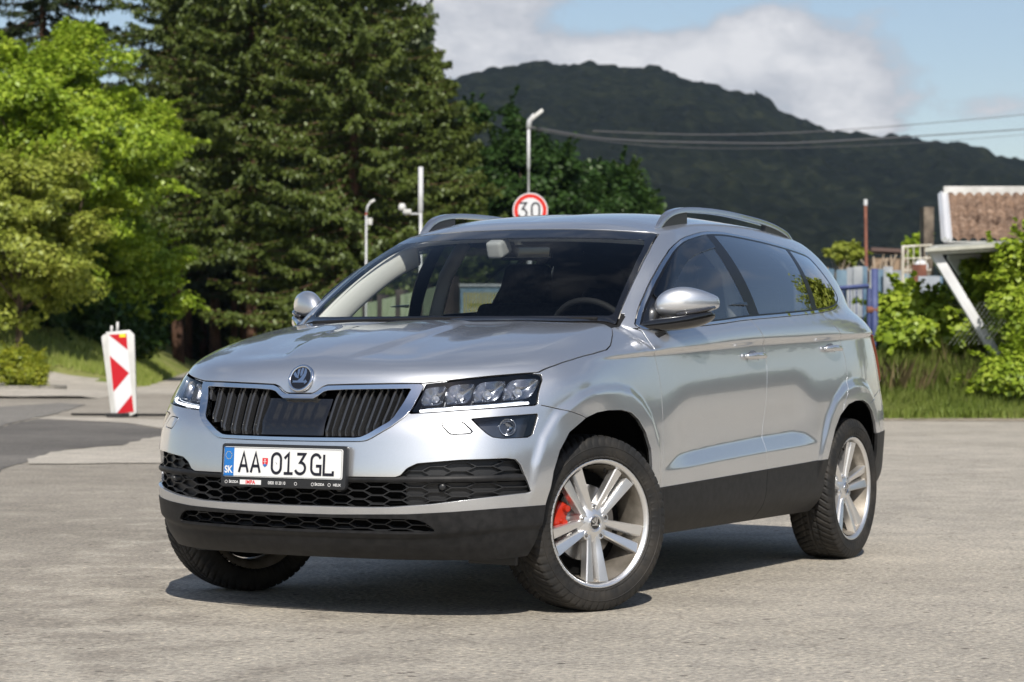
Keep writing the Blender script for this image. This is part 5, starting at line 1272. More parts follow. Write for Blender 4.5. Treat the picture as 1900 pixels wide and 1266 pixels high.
# trunks, and undergrowth coloured dark for the shade inside the wood
r=np.random.default_rng(31)
for i,u in enumerate((262,286,303,331,352,377,399,431,452,489,520,545)):
    d=118+8*r.random(); p=at(u+4*r.normal(),d); o=MB().tube([(p[0],p[1],-.1),(p[0]+.1*r.normal(),p[1],4),(p[0]+.2*r.normal(),p[1],9)],[.2,.16,.12],8).build('forest_trunk',REDBARK,None,smooth=True)
    tag(o,'bare trunk in the black shade between the bright tree and the bonnet','tree trunk','bare trunks inside the dark wood')
C=[]
for k in range(52000):
    pass
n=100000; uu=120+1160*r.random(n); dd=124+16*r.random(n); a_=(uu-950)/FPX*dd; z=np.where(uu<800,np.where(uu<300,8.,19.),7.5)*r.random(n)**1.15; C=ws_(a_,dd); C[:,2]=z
V,F=leaves(C,.5,r,.6); o=mesh('forest_undergrowth',V,F,SPRUCD); tag(o,'undergrowth mass coloured black-green for the shade at the back of the spruce wood','undergrowth',kind='stuff')
# ---- broadleaf trees
r0=tree('big bright yellow-green leafy tree filling the left edge of the picture','tree',95,66,9.2,1.2,(3.45,3.6,4.1),LIME,130000,.13,seed=3,clumps=240,csz=.54,lobes=17,cz=5.0,z0=.9)
tree('olive-green leafy tree in front of the bright one at the left edge','tree',35,61,6.4,.7,(2.5,2.3,2.9),OLIVE,68000,.11,seed=8,clumps=180,csz=.44,lobes=14,cz=2.75,z0=.95,tr=.09)
tree('low bright leafy tree between the embankment and the dark wood','tree',225,70,5.0,.6,(1.7,1.8,2.4),LIME,34000,.14,seed=21,clumps=110,csz=.5,lobes=8,cz=2.4,z0=.3)
tree('dark overhanging tree cutting across the top left corner','tree',-60,84,22,8,(4.0,4.0,4.4),DKGRN,34000,.2,seed=5,clumps=130,csz=.7,lobes=8,cz=14.2,z0=2)
for i,(u,d,h,R_,lb,mm) in enumerate(((905,118,14.4,4.2,'tallest dark green tree right of the spruces, behind the lamp mast',DKGRN),(1010,112,11.9,3.4,'dark green tree directly behind the round speed sign',DKGRN),(1095,120,11.2,3.4,'dark bushy tree right of the speed sign above the car roof',DKGRN),(1165,124,10.4,1.9,'small narrow tree at the right end of the dark tree row',leafmat('mid_leaves',(.02,.05,.008),(.05,.10,.016),(.10,.16,.03),.25)),(840,126,13.5,3.6,'dark tree half hidden between the spruces and the tallest dark tree',DKGRN))):
    tree(lb,'tree',u,d,h,1.5,(R_,R_,h*.43),mm,46000,.24,'dark trees behind the roof',seed=40+i,clumps=130,csz=.75,lobes=8,cz=h*.53)
# trees across the road behind the viewer, seen only as reflections
for i,(x,y,h) in enumerate(((-25,4.0,9),(-35,7.0,13),(4,46,8),(30,40,9),(-40,34,14))):
    p=(x,y,0); r=np.random.default_rng(60+i); root=empty('roadside_tree',p,['leafy tree beside the road mirrored in the rear quarter window','taller leafy tree farther along, mirrored at the rear edge of the side glass','leafy tree across the road mirrored low in the front door','lone leafy tree across the road facing the front bumper','tall leafy tree farthest along the opposite roadside'][i],'tree','trees across the road')
    crown('crown',root,OLIVE,(0,0,h*.58),(h*.36,h*.36,h*.42),14000,.4,r,120,.9,lobes=9,shoots=.05); MB().tube([(0,0,-.1),(.1,0,h*.3),(0,.1,h*.6)],[.25,.2,.1],8).build('trunk',BARK,root,smooth=True)
hb=at(0,0); r=np.random.default_rng(71)
n=26000; C=np.stack([-60+75*r.random(n),15+2.2*r.random(n),2.1*r.random(n)**.7*(.8+.4*r.random(n))],-1); C[:,2]*=.75+.5*fbm(C[:,0]*.35,C[:,0]*0,3,72)*1.4  # added unseen leaf row, gives the doors a dark reflected band
V,F=leaves(C,.42,r,.7); o=mesh('hedge',V,F,DKGRN); tag(o,'long dark hedge added out of view to darken the reflections in the car doors','hedge')
# ---- wooded hill
prof=[(500,240),(700,185),(800,152),(850,143),(900,131),(960,123),(1040,118),(1100,119),(1170,125),(1250,136),(1310,149),(1370,172),(1410,190),(1460,213),(1500,229),(1550,244),(1590,253),(1640,250),(1700,251),(1750,259),(1800,269),(1850,286),(1900,301),(2000,335),(2200,400),(2500,470)]
uu=np.linspace(500,2500,1500); vv=pl(uu,prof); vv=np.convolve(np.pad(vv,10,mode='edge'),np.ones(21)/21,'valid')
t=np.linspace(0,1,330)[:,None]; Dr=1500.; dist=620+(Dr-620)*t+0*uu[None]
zr=1+(643-vv)/FPX*Dr; prof_t=(t**1.25)*.75+.25*sm(t,0,1)
a_=(uu[None]-950)/FPX*Dr*(.55+.45*t); 
rav=(fbm(a_*.011,dist*.006,4,33)-.5); z=zr[None]*prof_t+rav*60*np.sin(np.pi*np.clip(t,0,1))*(1-t)
# tree crowns as bumps
b1=vnoise(a_*.085,dist*.075,51); b2=vnoise(a_*.19,dist*.16,52); z=z+5.0*b1*b1+4.2*b2-4
crest=sm(t,.93,1)*np.where((vnoise(a_*.045,dist*0,57)>.60),5.0,0)*sm(uu[None],1050,1150)*(1-sm(uu[None],1560,1600)); z=z+crest*vnoise(a_*.11,dist*.0,58)
V=ws_(a_,dist); V[...,2]=np.maximum(z,-2*0+z); 
back=V[-1].copy(); back[:,2]=-5; back[:,:2]+= CD[:2]*250; V=np.concatenate([V,back[None]])
m_,n_=V.shape[:2]; idx=np.arange(m_*n_).reshape(m_,n_); Fg=np.stack([idx[:-1,:-1],idx[:-1,1:],idx[1:,1:],idx[1:,:-1]],-1).reshape(-1,4)
HILL=mat('shadowed_wooded_hill',(.03,.04,.02),.95,spec=.05); nt,b=nodes(HILL); f1=noise(nt,.11,9,.7); f2=noise(nt,.006,5,.55)
c1=ramp(nt,f1,[(.3,(.0022,.0038,.0026)),(.50,(.0065,.0095,.0060)),(.70,(.024,.028,.016))]); c1=mixc(nt,.7,c1,ramp(nt,f2,[(.35,(.55,.6,.6)),(.65,(1.35,1.3,1.1))]),'MULTIPLY'); nt.links.new(c1,b.inputs['Base Color'])  # cloud shadow over the hill is put into these near-black greens
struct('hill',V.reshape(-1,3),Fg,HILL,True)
# ---- beacon: double-faced chevron panel
WPL=noisy(mat('white_plastic',(.72,.72,.70),.4),(.50,.50,.48),(.64,.64,.62),3)
SIGNR=mat('sign_red',(.46,.006,.014),.35); SIGNW=mat('sign_white',(.64,.65,.67),.35)
bc=at(226,34.2); root=empty('road_beacon',bc,'white plastic road beacon with red arrow and stripes leaning beside the road slot','beacon')
R3=np.stack([CR,-CD*[1,1,0],[0,0,1]],1)   # local x right, y towards viewer, z up
R3[:,0]/=np.linalg.norm(R3[:,0]);R3[:,1]/=np.linalg.norm(R3[:,1])
lean=math.radians(6.0); px=34.2/FPX
def bl(u,v,y=0):   # pixel offsets of the panel -> local metres
    return R3@np.array([(u-226)*px,y,(773-v)*px])
def slab(name,P,y0,y1,m,parent,bev=0):
    mb=MB(); n=len(P); A=[bl(*q,y0) for q in P]; B=[bl(*q,y1) for q in P]; mb.add(A+B,[tuple(range(n)),tuple(range(n,2*n))[::-1]]+[(i,(i+1)%n,n+(i+1)%n,n+i) for i in range(n)]); o=mb.build(name,m,parent)
    return bevel(o,bev,2) if bev else o
slab('housing',[(197,615),(241,611),(250,620),(255,765),(245,770),(226,775),(214,771),(212,762)],-.01,.055,WPL,root,.012)
slab('rear_housing',[(187,624),(192,619),(240,619),(250,765),(209,773),(206,771)],-.10,-.03,WPL,root,.012)
fc=slab('face',[(202,619.5),(236,617),(249,762),(217,766.5)],.055,.058,SIGNW,root)
for P in ([(203,620),(236,618),(238,648)],[(205,659),(241,691),(212,726)],[(246,731),(249.5,763),(218,766)]): slab('red_field',P,.058,.0605,SIGNR,fc)
slab('yellow_sticker',[(222.5,618.6),(234,617.8),(234.6,624.4),(223,625)],.0605,.062,mat('sticker_yellow',(.75,.6,.02),.5),fc)
for u,v0,v1 in ((206,615,603),(217,613,596)): MB().tube([bl(u,v0,-.03),bl(u+.5,v1,-.03)],[.022,.018],12).build('lamp_stub',WPL,root,smooth=True)
mb=MB(); mb.box((0,0,.03),(.38,.26,.06)); o=mb.build('base_plate',mat('rubber_base',(.03,.03,.03),.8),root); bevel(o,.015)
# ---- speed sign
d_=42.; q=d_/FPX; sc=at(983.5,d_); sz=1+(643-390)*q
root=empty('speed_sign',sc,'round white speed limit sign with red ring reading 30, showing above the car roof','road sign')
R4=R3.copy()
def disc(r,y0,y1,m,name,parent,n=64):
    a=np.linspace(0,2*np.pi,n,endpoint=False); mb=MB(); A=[R4@np.array([r*math.cos(t),y0,sz+r*math.sin(t)]) for t in a]; B=[R4@np.array([r*math.cos(t),y1,sz+r*math.sin(t)]) for t in a]
    mb.add(A+B,[tuple(range(n)),tuple(range(n,2*n))[::-1]]+[(i,(i+1)%n,n+(i+1)%n,n+i) for i in range(n)]); return mb.build(name,m,parent)
rd=32.5*q; pn=disc(rd,-.004,.004,SIGNW,'sign_panel',root); disc(rd*.93,.004,.007,mat('sign_ring_red',(.60,.02,.010),.35),'red_ring',pn); disc(rd*.71,.007,.010,SIGNW,'white_disc',pn)
mb=MB(); mb.plane=lambda p,h: R4@np.array([p[0],h,sz+p[1]])
strokes(mb,[[(.05,1),(.92,1),(.42,.58)]+arc(.42,.29,.55,.29,88,-160,20)],.032,np.array([-.190,-.125]),.13,.25,.013); strokes(mb,[arc(.5,.70,.5,.30,0,180)+arc(.5,.30,.5,.30,180,360)+[(1,.70)]],.032,np.array([.025,-.125]),.13,.25,.013); mb.build('number_thirty',INK,pn)
GALV=noisy(mat('galvanised_steel',(.55,.56,.57),.45,.6),(.45,.46,.47),(.62,.63,.64),5)
MB().tube([np.array([0,0,0])+CD*[.05,.05,0],np.array([0,0,sz+rd*.8])+CD*[.05,.05,0]],.03,12).build('post',GALV,root,smooth=True)
# ---- lamp masts
RUSTB=mat('faded_red_band',(.30,.05,.03),.7)
PAINTW=noisy(mat('white_mast',(.75,.76,.77),.5),(.50,.51,.52),(.62,.63,.64),4)
def mast(u,d,vtop,r0,label,head,name='lamp_mast',cat='lamp post'):
    p=at(u,d); z=1+(643-vtop)*d/FPX; root=empty(name,p,label,cat); q=d/FPX
    if head=='A':
        MB().tube([(0,0,-.1),(0,0,z*.45),(0,0,z*.80),(0,0,z*.80+.01),(0,0,z-.25)],[r0*1.2,r0*.95,r0*.8,r0*1.25,r0*1.2],12).build('pole',PAINTW,root,smooth=True)
        hd=MB(); e=CR*1.0; hd.tube([np.array([0,0,z-.35]),np.array([0,0,z-.15])+e*.02,e*.16+np.array([0,0,z+.02])],[.075,.07,.06],10); hd.build('bracket',PAINTW,root,smooth=True)
        m=MB(); R_=R3@np.array(Matrix.Rotation(-math.radians(38),3,'Y')); m.box(e*.22+np.array([0,0,z+.02]),(.42,.16,.10),R_); bevel(m.build('lamp_head',WPL,root),.03)
    if head=='B':
        zb=1+(643-395)*q; MB().tube([(0,0,-.1),(0,0,zb)],[r0*1.1,r0],12).build('pole',PAINTW,root,smooth=True); MB().tube([(0,0,zb),(0,0,zb+.02),(0,0,z)],[r0,r0*1.7,r0*1.6],12).build('upper_tube',PAINTW,root,smooth=True)
        za=1+(643-397)*q; MB().tube([(0,0,za),-CR*.34+np.array([0,0,za]),-CR*.36+np.array([0,0,za+.05])],.02,8).build('arm',PAINTW,root,smooth=True)
        m=MB(); m.box(-CR*.27+np.array([0,0,za+.05]),(.16,.12,.09),R3); bevel(m.build('camera_box',WPL,root),.02)
        MB().lathe([(0,.09),(.05,.08),(.075,.03),(.08,-.02),(.06,-.06),(0,-.07)],-CR*.38+np.array([0,0,za+.13]),(0,0,1),16).build('dome',WPL,root,smooth=True)
    if head=='C':
        MB().tube([(0,0,-.1),(0,0,z-.3)],[r0*1.1,r0*.8],10).build('pole',PAINTW,root,smooth=True); MB().tube([(0,0,z-.3),CR*.03+np.array([0,0,z-.12]),CR*.12+np.array([0,0,z])],.025,8).build('bracket',PAINTW,root,smooth=True)
        m=MB(); m.box(CR*.14+np.array([0,0,z]),(.14,.1,.06),R3@np.array(Matrix.Rotation(-.5,3,'Y'))); bevel(m.build('camera',WPL,root),.015)
        m=MB(); m.box(CR*.09+np.array([0,0,z-.48]),(.11,.09,.16),R3); bevel(m.build('control_box',WPL,root),.01)
        m=MB(); MB().tube([(0,0,z-.33),(0,0,z-.27)],r0*1.05,10).build('red_band',RUSTB,root)
    return p,z
pA,zA=mast(980,66,214,.036,'tall white lamp mast with tilted head rising above the speed sign','A')
mast(780,50,310,.031,'white mast with thick upper tube and a side arm, seen left of the roof rail','B','camera_mast','mast')
mast(679,58,374,.027,'thin white pole with small camera and box, leftmost of the three poles','C','camera_mast','mast')
CAB=mat('cable_grey',(.13,.13,.14),.8)
def cable(pts,label,r=.03):
    P=[at(u,d,v=v) for u,d,v in pts]; P=np.array(P); t=np.arange(len(P)); Q=nspl(t,P,np.linspace(0,len(P)-1,50)); o=MB().tube(Q,r,6).build('overhead_cable',CAB,None,smooth=True); tag(o,label,'cable','overhead cables in front of the hill')
cable([(986,66,236),(1080,70,252),(1200,76,262),(1400,84,266),(1560,90,261),(1900,104,240),(2100,112,222)],'thicker overhead cable sagging from the lamp mast across the hill',.026)
cable([(1100,90,243),(1300,92,250),(1500,94,245),(1700,96,231),(1900,98,213),(2050,100,198)],'upper overhead cable crossing the sky at the right edge',.017)
cable([(986,66,240),(1200,80,270),(1450,96,275),(1750,112,262),(2050,120,236)],'faint lowest overhead cable sagging under the others',.012)
# ---- fence seen through the windscreen
FENG=noisy(mat('pale_green_panel',(.5,.6,.4),.85),(.42,.52,.30),(.58,.66,.46),1.6,sc=(1,1,.35),bs=.3,bd=.02); DKPOST=noisy(mat('dark_post',(.05,.04,.035),.9),(.03,.025,.02),(.09,.07,.06),4)
fa=at(600,84);fb=at(838,43.5); nP=8
root=empty('panel_fence',fa,'pale green panel fence with dark posts seen through the windscreen','fence')
for i in range(nP+1):
    t=i/nP; p=(fa*(1-t)+fb*t)-fa
    MB().box(p+[0,0,1.12],(.2,.2,2.26)).build('post',DKPOST,root)
    if i<nP:
        t2=(i+1)/nP; p2=fa*(1-t2)+fb*t2-fa; c=(p+p2)/2; L=np.linalg.norm(p2-p); dr=(p2-p)/L; an=math.atan2(dr[1],dr[0]); R_=np.array(Matrix.Rotation(an,3,'Z')); m=MB(); m.box(c+[0,0,1.10],(L-.18,.06,2.05),R_)
        for k in range(int(L/.45)): m.box(c+dr*(-L/2+.25+k*.45)+[0,0,1.10],(.03,.075,2.05),R_)
        m.build('panel',FENG,root)
# yellow slat fence, blue container, kiosk with green posts
YF=noisy(mat('yellow_slats',(.55,.45,.08),.7),(.45,.36,.06),(.62,.52,.12),3); GRNP=mat('green_paint',(.06,.22,.07),.6); BLUC=noisy(mat('faded_blue_sheet',(.28,.42,.55),.7),(.20,.32,.44),(.42,.54,.62),2)
root=empty('slat_fence',at(905,44),'yellow vertical slat fence seen behind the passenger seat','fence'); o0=at(905,44)
m=MB(); 
for k in range(28):
    p=at(862+k*6.0,44)-o0; m.box(p+[0,0,1.05],(.035,.03,1.85),R3)
m.build('slats',YF,root); m=MB()
for z in (.35,1.75): m.box(at(935,44)-o0+np.array([0,0,z])+CD*.04,(1.35,.03,.06),R3)
m.build('rails',GRNP,root); MB().box(at(935,44)-o0+np.array([0,0,.3])+CD*.08,(1.35,.02,.5),R3).build('kick_board',BLUC,root)
root=empty('storage_container',at(930,58),'faded blue container with a white top behind the yellow slat fence','container'); R_=R3
MB().box((0,0,1.3),(1.9,2.2,2.2),R_).build('body',BLUC,root); MB().box((0,0,2.43),(2.0,2.3,.06),R_).build('roof',SIGNW,root)
root=empty('kiosk',at(1070,36),'white-roofed kiosk with green posts seen through the rear window','kiosk')
m=MB()
for x in (-.62,-.30,0,.32,.64): m2=MB(); m2.box(R3@np.array([x,.5,.95]),(.05,.05,1.9),R3); m2.build('post',GRNP,root)
MB().box((0,0,1.98),(1.7,1.3,.13),R3).build('roof',SIGNW,root); MB().box((0,0,1.72),(1.5,1.2,.06),R3).build('beam',GRNP,root); MB().box(R3@np.array([0,-.5,.8]),(1.4,.05,1.6),R3).build('back_wall',mat('grey_board',(.32,.31,.30),.8),root)
root=empty('green_wall',at(1310,31),'pale green corrugated wall seen through the driver window','wall'); m=MB()
P=[]; n=90; 
for i in range(n+1): P.append((-.75+1.5*i/n,.03*math.cos(i*math.pi*.5)))
V=[R3@np.array([x,y,z]) for z in (0,2.08) for x,y in P]; mesh('sheet',V,[(i,i+1,n+2+i,n+1+i) for i in range(n)],FENG,root); MB().box((0,0,2.10),(1.5,.08,.06),R3).build('coping',DKPOST,root)
# ---- right background: blue gate, sheets, pole, pollard, shed, cage
BLUEG=noisy(mat('blue_gate_paint',(.04,.07,.30),.6),(.04,.06,.17),(.08,.10,.22),5,bs=.2); RUST=noisy(mat('rust_red',(.2,.07,.045),.8),(.12,.045,.03),(.25,.10,.065),3)
dg=37.; q=dg/FPX; og=at(1622,dg); root=empty('blue_gate',og,'blue steel gate with heavy hinge post right of the car tail','gate')
def gl(u,v,dd=0): return at(u,dg+dd,v=v)-og
def gbar(a,b,r,m=BLUEG,name='bar',par=None,dd=0): 
    return MB().tube([gl(*a,dd),gl(*b,dd)],r,4).build(name,m,par or root)
MB().tube([gl(1623,499),gl(1623,775)],6.5*q,14).build('hinge_post',BLUEG,root,smooth=True); MB().tube([gl(1612,535),gl(1612,775)],4.5*q,4).build('gate_stile',BLUEG,root)
gbar((1500,540),(1612,531),4.4*q,name='top_rail'); gbar((1500,690),(1612,690),4*q,name='bottom_rail')
for v in (575,660): MB().tube([gl(1608,v),gl(1628,v)],7*q,8).build('hinge',RUST,root)
for k in range(9): MB().tube([gl(1505+12*k,538-k),gl(1505+12*k,690)],1.0*q,6).build('bar',BLUEG,root)
# corrugated sheets: a row of separate leaning sheets
dsh=52.; sheets_m=[BLUC,noisy(mat('white_sheet',(.55,.58,.62),.6),(.45,.48,.52),(.66,.68,.70),2),BLUC,RUST,noisy(mat('grey_sheet',(.34,.37,.42),.6),(.26,.29,.33),(.44,.47,.52),2)]
sl_=['blue sheet','white sheet','pale blue sheet','rusty sheet','grey sheet']
r=np.random.default_rng(77); u=1500
k=0
while u<1745:
    w=8+12*r.random(); vt=492+8*r.random()+ (12 if u>1660 else 0); mi=int(r.choice(5,p=[.32,.30,.2,.07,.11]))
    p=at(u+w/2,dsh+.6*r.random()); q2=dsh/FPX; zt=1+(643-vt)*q2; m=MB(); nn_=int(w*1.5)
    P=[R3@np.array([(-w/2+w*i/nn_)*q2,.02*(i%2),z]) for z in (0.,zt) for i in range(nn_+1)]; o=mesh('corrugated_sheet',np.array(P)+p,[(i,i+1,nn_+2+i,nn_+1+i) for i in range(nn_)],sheets_m[mi]); tag(o,'upright corrugated '+sl_[mi]+' in the patchwork hoarding behind the blue gate','metal sheet','metal sheets of the patchwork hoarding'); u+=w+ (0 if r.random()<.8 else 4); k+=1
o=MB().tube([at(1600,50,v=594),at(1755,50,v=590)],.045,8).build('rusty_rail',RUST); tag(o,'long rusty red rail running above the bushes right of the blue gate','rail')
zt=1+(643-378)*55/FPX; root=empty('rusty_pole',at(1608,55),'thin rusty red pole with white cap standing against the dark hill','pole'); MB().tube([(0,0,0),(0,0,zt*.5),-CR*.03+np.array([0,0,zt])],.038,8).build('pole',RUST,root,smooth=True); MB().tube([-CR*.03+np.array([0,0,zt-.02]),-CR*.03+np.array([0,0,zt+.12])],.045,8).build('cap',SIGNW,root)
root=tree('pollarded tree with bleached branches and a pale green top behind the car tail','tree',1563,60,3.6,2.2,(.42,.42,.40),OLIVE,5200,.10,seed=91,clumps=28,csz=.16,lobes=5,cz=3.25,tr=.05,bark=PALEW,name='pollarded_tree')
m=MB(); r=np.random.default_rng(4)
for k in range(16):
    a=r.random()*6.28; s=.55*r.random(); m.tube([(.05*r.normal(),.05*r.normal(),1.2),CR*s*math.cos(a)*.6+np.array([0,0,2.1]),CR*s*math.cos(a)+np.array([0,0,2.6+.6*r.random()])],[.05,.04,.012],6)
m.build('branches',PALEW,root,smooth=True)
root=empty('broken_shed',at(1648,72),'collapsed brown shed with dry reeds beside the rusty pole','shed')
q=72/FPX; m=MB(); m.box((0,0,1.9),(74*q,1.6,3.4),R3); m.build('wall',noisy(mat('shed_brown',(.16,.10,.07),.9),(.04,.03,.02),(.30,.22,.15),3,lo=.42,hi=.6),root); m=MB(); m.box((0,0,1+(643-465)*q),(80*q,1.9,.10),R3@np.array(Matrix.Rotation(.05,3,'Y'))); m.build('roof',mat('shed_roof',(.12,.08,.07),.9),root)
m=MB()
for k in range(60): 
    x=(r.random()-.5)*78*q; z0_=1.6+1.2*r.random(); m.tube([R3@np.array([x,.95,z0_]),R3@np.array([x+.3*r.normal(),1.0,z0_+1.0])],.02,4)
m.build('reeds',PALEW,root)
root=empty('white_cage',at(1697,48),'white welded cage frame with brown and grey boards standing left of the canopy','frame'); q=48/FPX
WF=noisy(mat('chalky_white_steel',(.62,.58,.50),.6),(.50,.46,.38),(.70,.67,.60),4)
def cl(u,v,y=0): return R3@np.array([(u-1697)*q,y,1+(643-v)*q])
m=MB(); m.tube([cl(1675,455),cl(1675,640)],3.0*q,6); m.build('corner_post',WF,root); m=MB(); m.tube([cl(1673,456),cl(1729,453)],2.2*q,6); m.build('top_bar',WF,root)
for v in (478,500): MB().tube([cl(1675,v),cl(1728,v-1)],1.4*q,5).build('cross_bar',WF,root)
for u in (1684,1695,1707,1718): MB().tube([cl(u,456),cl(u,540)],1.1*q,5).build('upright',WF,root)
MB().box(cl(1705,512,.05),(26*q,.04,46*q),R3).build('brown_board',RUST,root); MB().box(cl(1722,535,.10),(40*q,.04,48*q),R3).build('grey_board',sheets_m[4],root)
tree('small bright green sapling left of the tiled roof','tree',1706,64,3.9,1.5,(.5,.5,.6),LIME,3500,.11,seed=95,clumps=24,csz=.2,lobes=4,cz=3.4,tr=.04)
tree('low green bushes under the pollarded tree','bush',1640,66,2.9,.6,(1.6,1.6,1.0),OLIVE,9000,.12,seed=96,clumps=50,csz=.3,lobes=6,cz=2.1,tr=.04,name='bush')
# ---- house
dh=58.; q=dh/FPX; oh=at(1760,dh); root=empty('tiled_house',oh,'low house with weathered terracotta tile roof and white fascia boards at the right edge','house')
TILE=mat('roof_tile',(.30,.16,.11),.85,spec=.2); nt,b=nodes(TILE); f=noise(nt,1.6,7,.7); f2=noise(nt,9,4,.6)
c=ramp(nt,f2,[(.3,(.11,.074,.054)),(.5,(.205,.138,.10)),(.7,(.31,.225,.17))]); c=mixc(nt,1.,c,ramp(nt,f,[(.36,(.30,.27,.26)),(.48,(.92,.92,.92)),(.62,(1.08,1.05,1.)),]),'MULTIPLY'); nt.links.new(c,b.inputs['Base Color']); bump(nt,b,f2,.4,.02)
# roof plane: eave (near) to ridge (far) ; local frame x right, y away
zE=1+(643-447)*q; zR=1+(643-362)*(dh+3.2)/FPX; pitch=math.atan2(zR-zE,3.2)
nx_=160; ny_=110; X_=np.linspace(0,7.0,nx_*2); S_=np.linspace(0,1,ny_*2); XX,SS=np.meshgrid(X_,S_)
rw=np.abs(np.sin(XX/.235*np.pi))**.8; crs=(SS*13)%1
Hh=.10*rw-.075*crs
yy=SS*3.2; XX=XX+.50*SS
loc=np.stack([XX,-yy,zE+(zR-zE)*SS+Hh],-1)@R3.T; idx=np.arange(XX.size).reshape(XX.shape); Fg=np.stack([idx[:-1,:-1],idx[:-1,1:],idx[1:,1:],idx[1:,:-1]],-1).reshape(-1,4)
mesh('roof',loc.reshape(-1,3),Fg,TILE,root,False)
Lr=math.hypot(3.2,zR-zE); R_=R3@np.array(Matrix.Rotation(-pitch,3,'X'))
for xo,ww in ((-.10,.09),(.03,.05)):
    A_=R3@np.array([xo,.06,zE+.05]); B_=R3@np.array([xo+.50,-3.26,zR+.05]); MB().tube([A_,B_],ww,4).build('verge_board',SIGNW,root)
MB().box(R3@np.array([4.0,-3.28,zR+.13]),(7.1,.12,.24),R3).build('ridge_board',WPL,root); MB().box(R3@np.array([3.5,.05,zE-.05]),(7.1,.1,.12),R3).build('gutter',WPL,root)
MB().box(R3@np.array([4.3,-1.8,(zE)/2]),(7.2,3.2,zE-.1),R3).build('wall',noisy(mat('render_wall',(.42,.38,.32),.9),(.34,.30,.25),(.5,.46,.40),2),root)
MB().box(R3@np.array([-.30,-1.3,2.1]),(.24,.6,4.6),R3).build('chimney_wall',noisy(mat('old_board',(.14,.11,.09),.9),(.07,.055,.045),(.22,.18,.14),3),root)
MB().lathe([(0,.06),(.12,.02),(.17,0),(.17,-.02)],R3@np.array([-.55,-.6,2.95]),-CD+np.array([0,0,.3]),20).build('dish',SIGNW,root,smooth=True)
# ---- white canopy with slanting legs
dc=36.; q=dc/FPX; oc=at(1722,dc); root=empty('canopy',oc,'white steel canopy with slanting legs overgrown by vines','canopy')
def cp(u,v,dd=0): return at(u,dc+dd,v=v)-oc
CW=noisy(mat('canopy_white',(.62,.63,.64),.45),(.54,.55,.56),(.68,.69,.70),3)
def beam(a,b,w,t,name,m=CW,dd=0,dep=.14):
    A=cp(*a,dd);B=cp(*b,dd); d=B-A; L=np.linalg.norm(d); d/=L; n=CD*[1,1,0]; n/=np.linalg.norm(n); s=np.cross(d,n); s/=np.linalg.norm(s); mb=MB()
    V=[A-s*w/2,A+s*w/2,B+s*w/2,B-s*w/2]; mb.add(V+[v+n*dep for v in V],[(0,1,2,3),(7,6,5,4),(0,4,5,1),(1,5,6,2),(2,6,7,3),(3,7,4,0)]); return bevel(mb.build(name,m,root),.01)
beam((1720,468),(2050,448),12*q,0,'front_beam'); beam((1731,462),(1864,682),18*q,0,'front_leg'); beam((1768,478),(1850,600),18*q,0,'rear_leg',dd=2.2); beam((1760,478),(2050,462),10*q,0,'rear_beam',dd=2.2)
V=[cp(1716,461,-.2),cp(2050,440,-.2),cp(2050,436,3.2),cp(1735,455,3.2)]; V=V+[v-np.array([0,0,.05]) for v in V]; mesh('roof_sheet',V,[(0,1,2,3),(7,6,5,4),(0,4,5,1),(1,5,6,2),(2,6,7,3),(3,7,4,0)],noisy(mat('fibre_sheet',(.42,.42,.36),.8),(.33,.33,.28),(.50,.50,.44),3),root)
MB().box(cp(1900,560,3.3),(2.6,.1,1.9),R3).build('shade_backing',DEEP if False else mat('shade_board',(.03,.03,.035),.9),root)  # dark board put in for the shade under the canopy
# wire mesh in front
m=MB()
for k in range(9):
    u=1760+k*9; m.tube([cp(u,560,-.6),cp(u+60,640,-.6)],.0012,3); m.tube([cp(u+60,560,-.6),cp(u,640,-.6)],.0012,3)
o=m.build('wire_mesh',GALV,root); 
# ---- bushes right
def bush(label,u,d,h,rad,m,n,ls,seed,cz,z0=.3,clumps=80,csz=.25,group='bushes on the right bank',aspect=.75):
    p=at(u,d); p[2]=z0; r=np.random.default_rng(seed); root=empty('bush',p,label,'bush',group); cr_,CC=crown('foliage',root,m,(0,0,cz),rad,n,ls,r,clumps,csz,lobes=14,aspect=aspect); mb=MB()
    for k in r.choice(len(CC),14,replace=False): mb.tube([(.1*r.normal(),.1*r.normal(),-.1),CC[k]*[.5,.5,.45],CC[k]],[.02,.014,.005],5)
    mb.build('stems',BARK,root)
bush('broad yellow-green bramble right behind the car tail beside the blue post',1690,37.4,1.9,(.85,.6,.55),VINE,22000,.10,101,.98,clumps=120)
bush('bramble left of the slanting canopy leg, second from the car',1755,37.6,1.9,(.75,.6,.55),VINE,20000,.10,102,.98,clumps=110)
bush('tall vine thicket climbing behind the slanting canopy leg',1840,38.2,2.6,(.60,.6,.95),VINE,20000,.085,103,1.25,clumps=90)
bush('tallest vine thicket at the right edge in front of the canopy',1925,35.8,3.0,(.62,.6,1.25),VINE,24000,.08,104,1.35,clumps=110)
bush('low leafy vines trailing over the grass at the foot of the canopy leg',1880,34.9,1.2,(.60,.5,.42),VINE,11000,.075,105,.45,clumps=60,z0=.05)
bush('dark green undergrowth between the brambles and the hoarding',1790,44,2.0,(1.9,.6,.75),DKGRN,14000,.11,106,1.0,clumps=90)
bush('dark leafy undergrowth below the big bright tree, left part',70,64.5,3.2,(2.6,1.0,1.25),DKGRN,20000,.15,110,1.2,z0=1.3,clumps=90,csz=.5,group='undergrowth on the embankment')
bush('dark leafy undergrowth below the big bright tree, beside the road beacon',205,69,3.0,(2.3,1.0,1.25),DKGRN,18000,.15,111,1.15,z0=.35,clumps=80,csz=.5,group='undergrowth on the embankment')
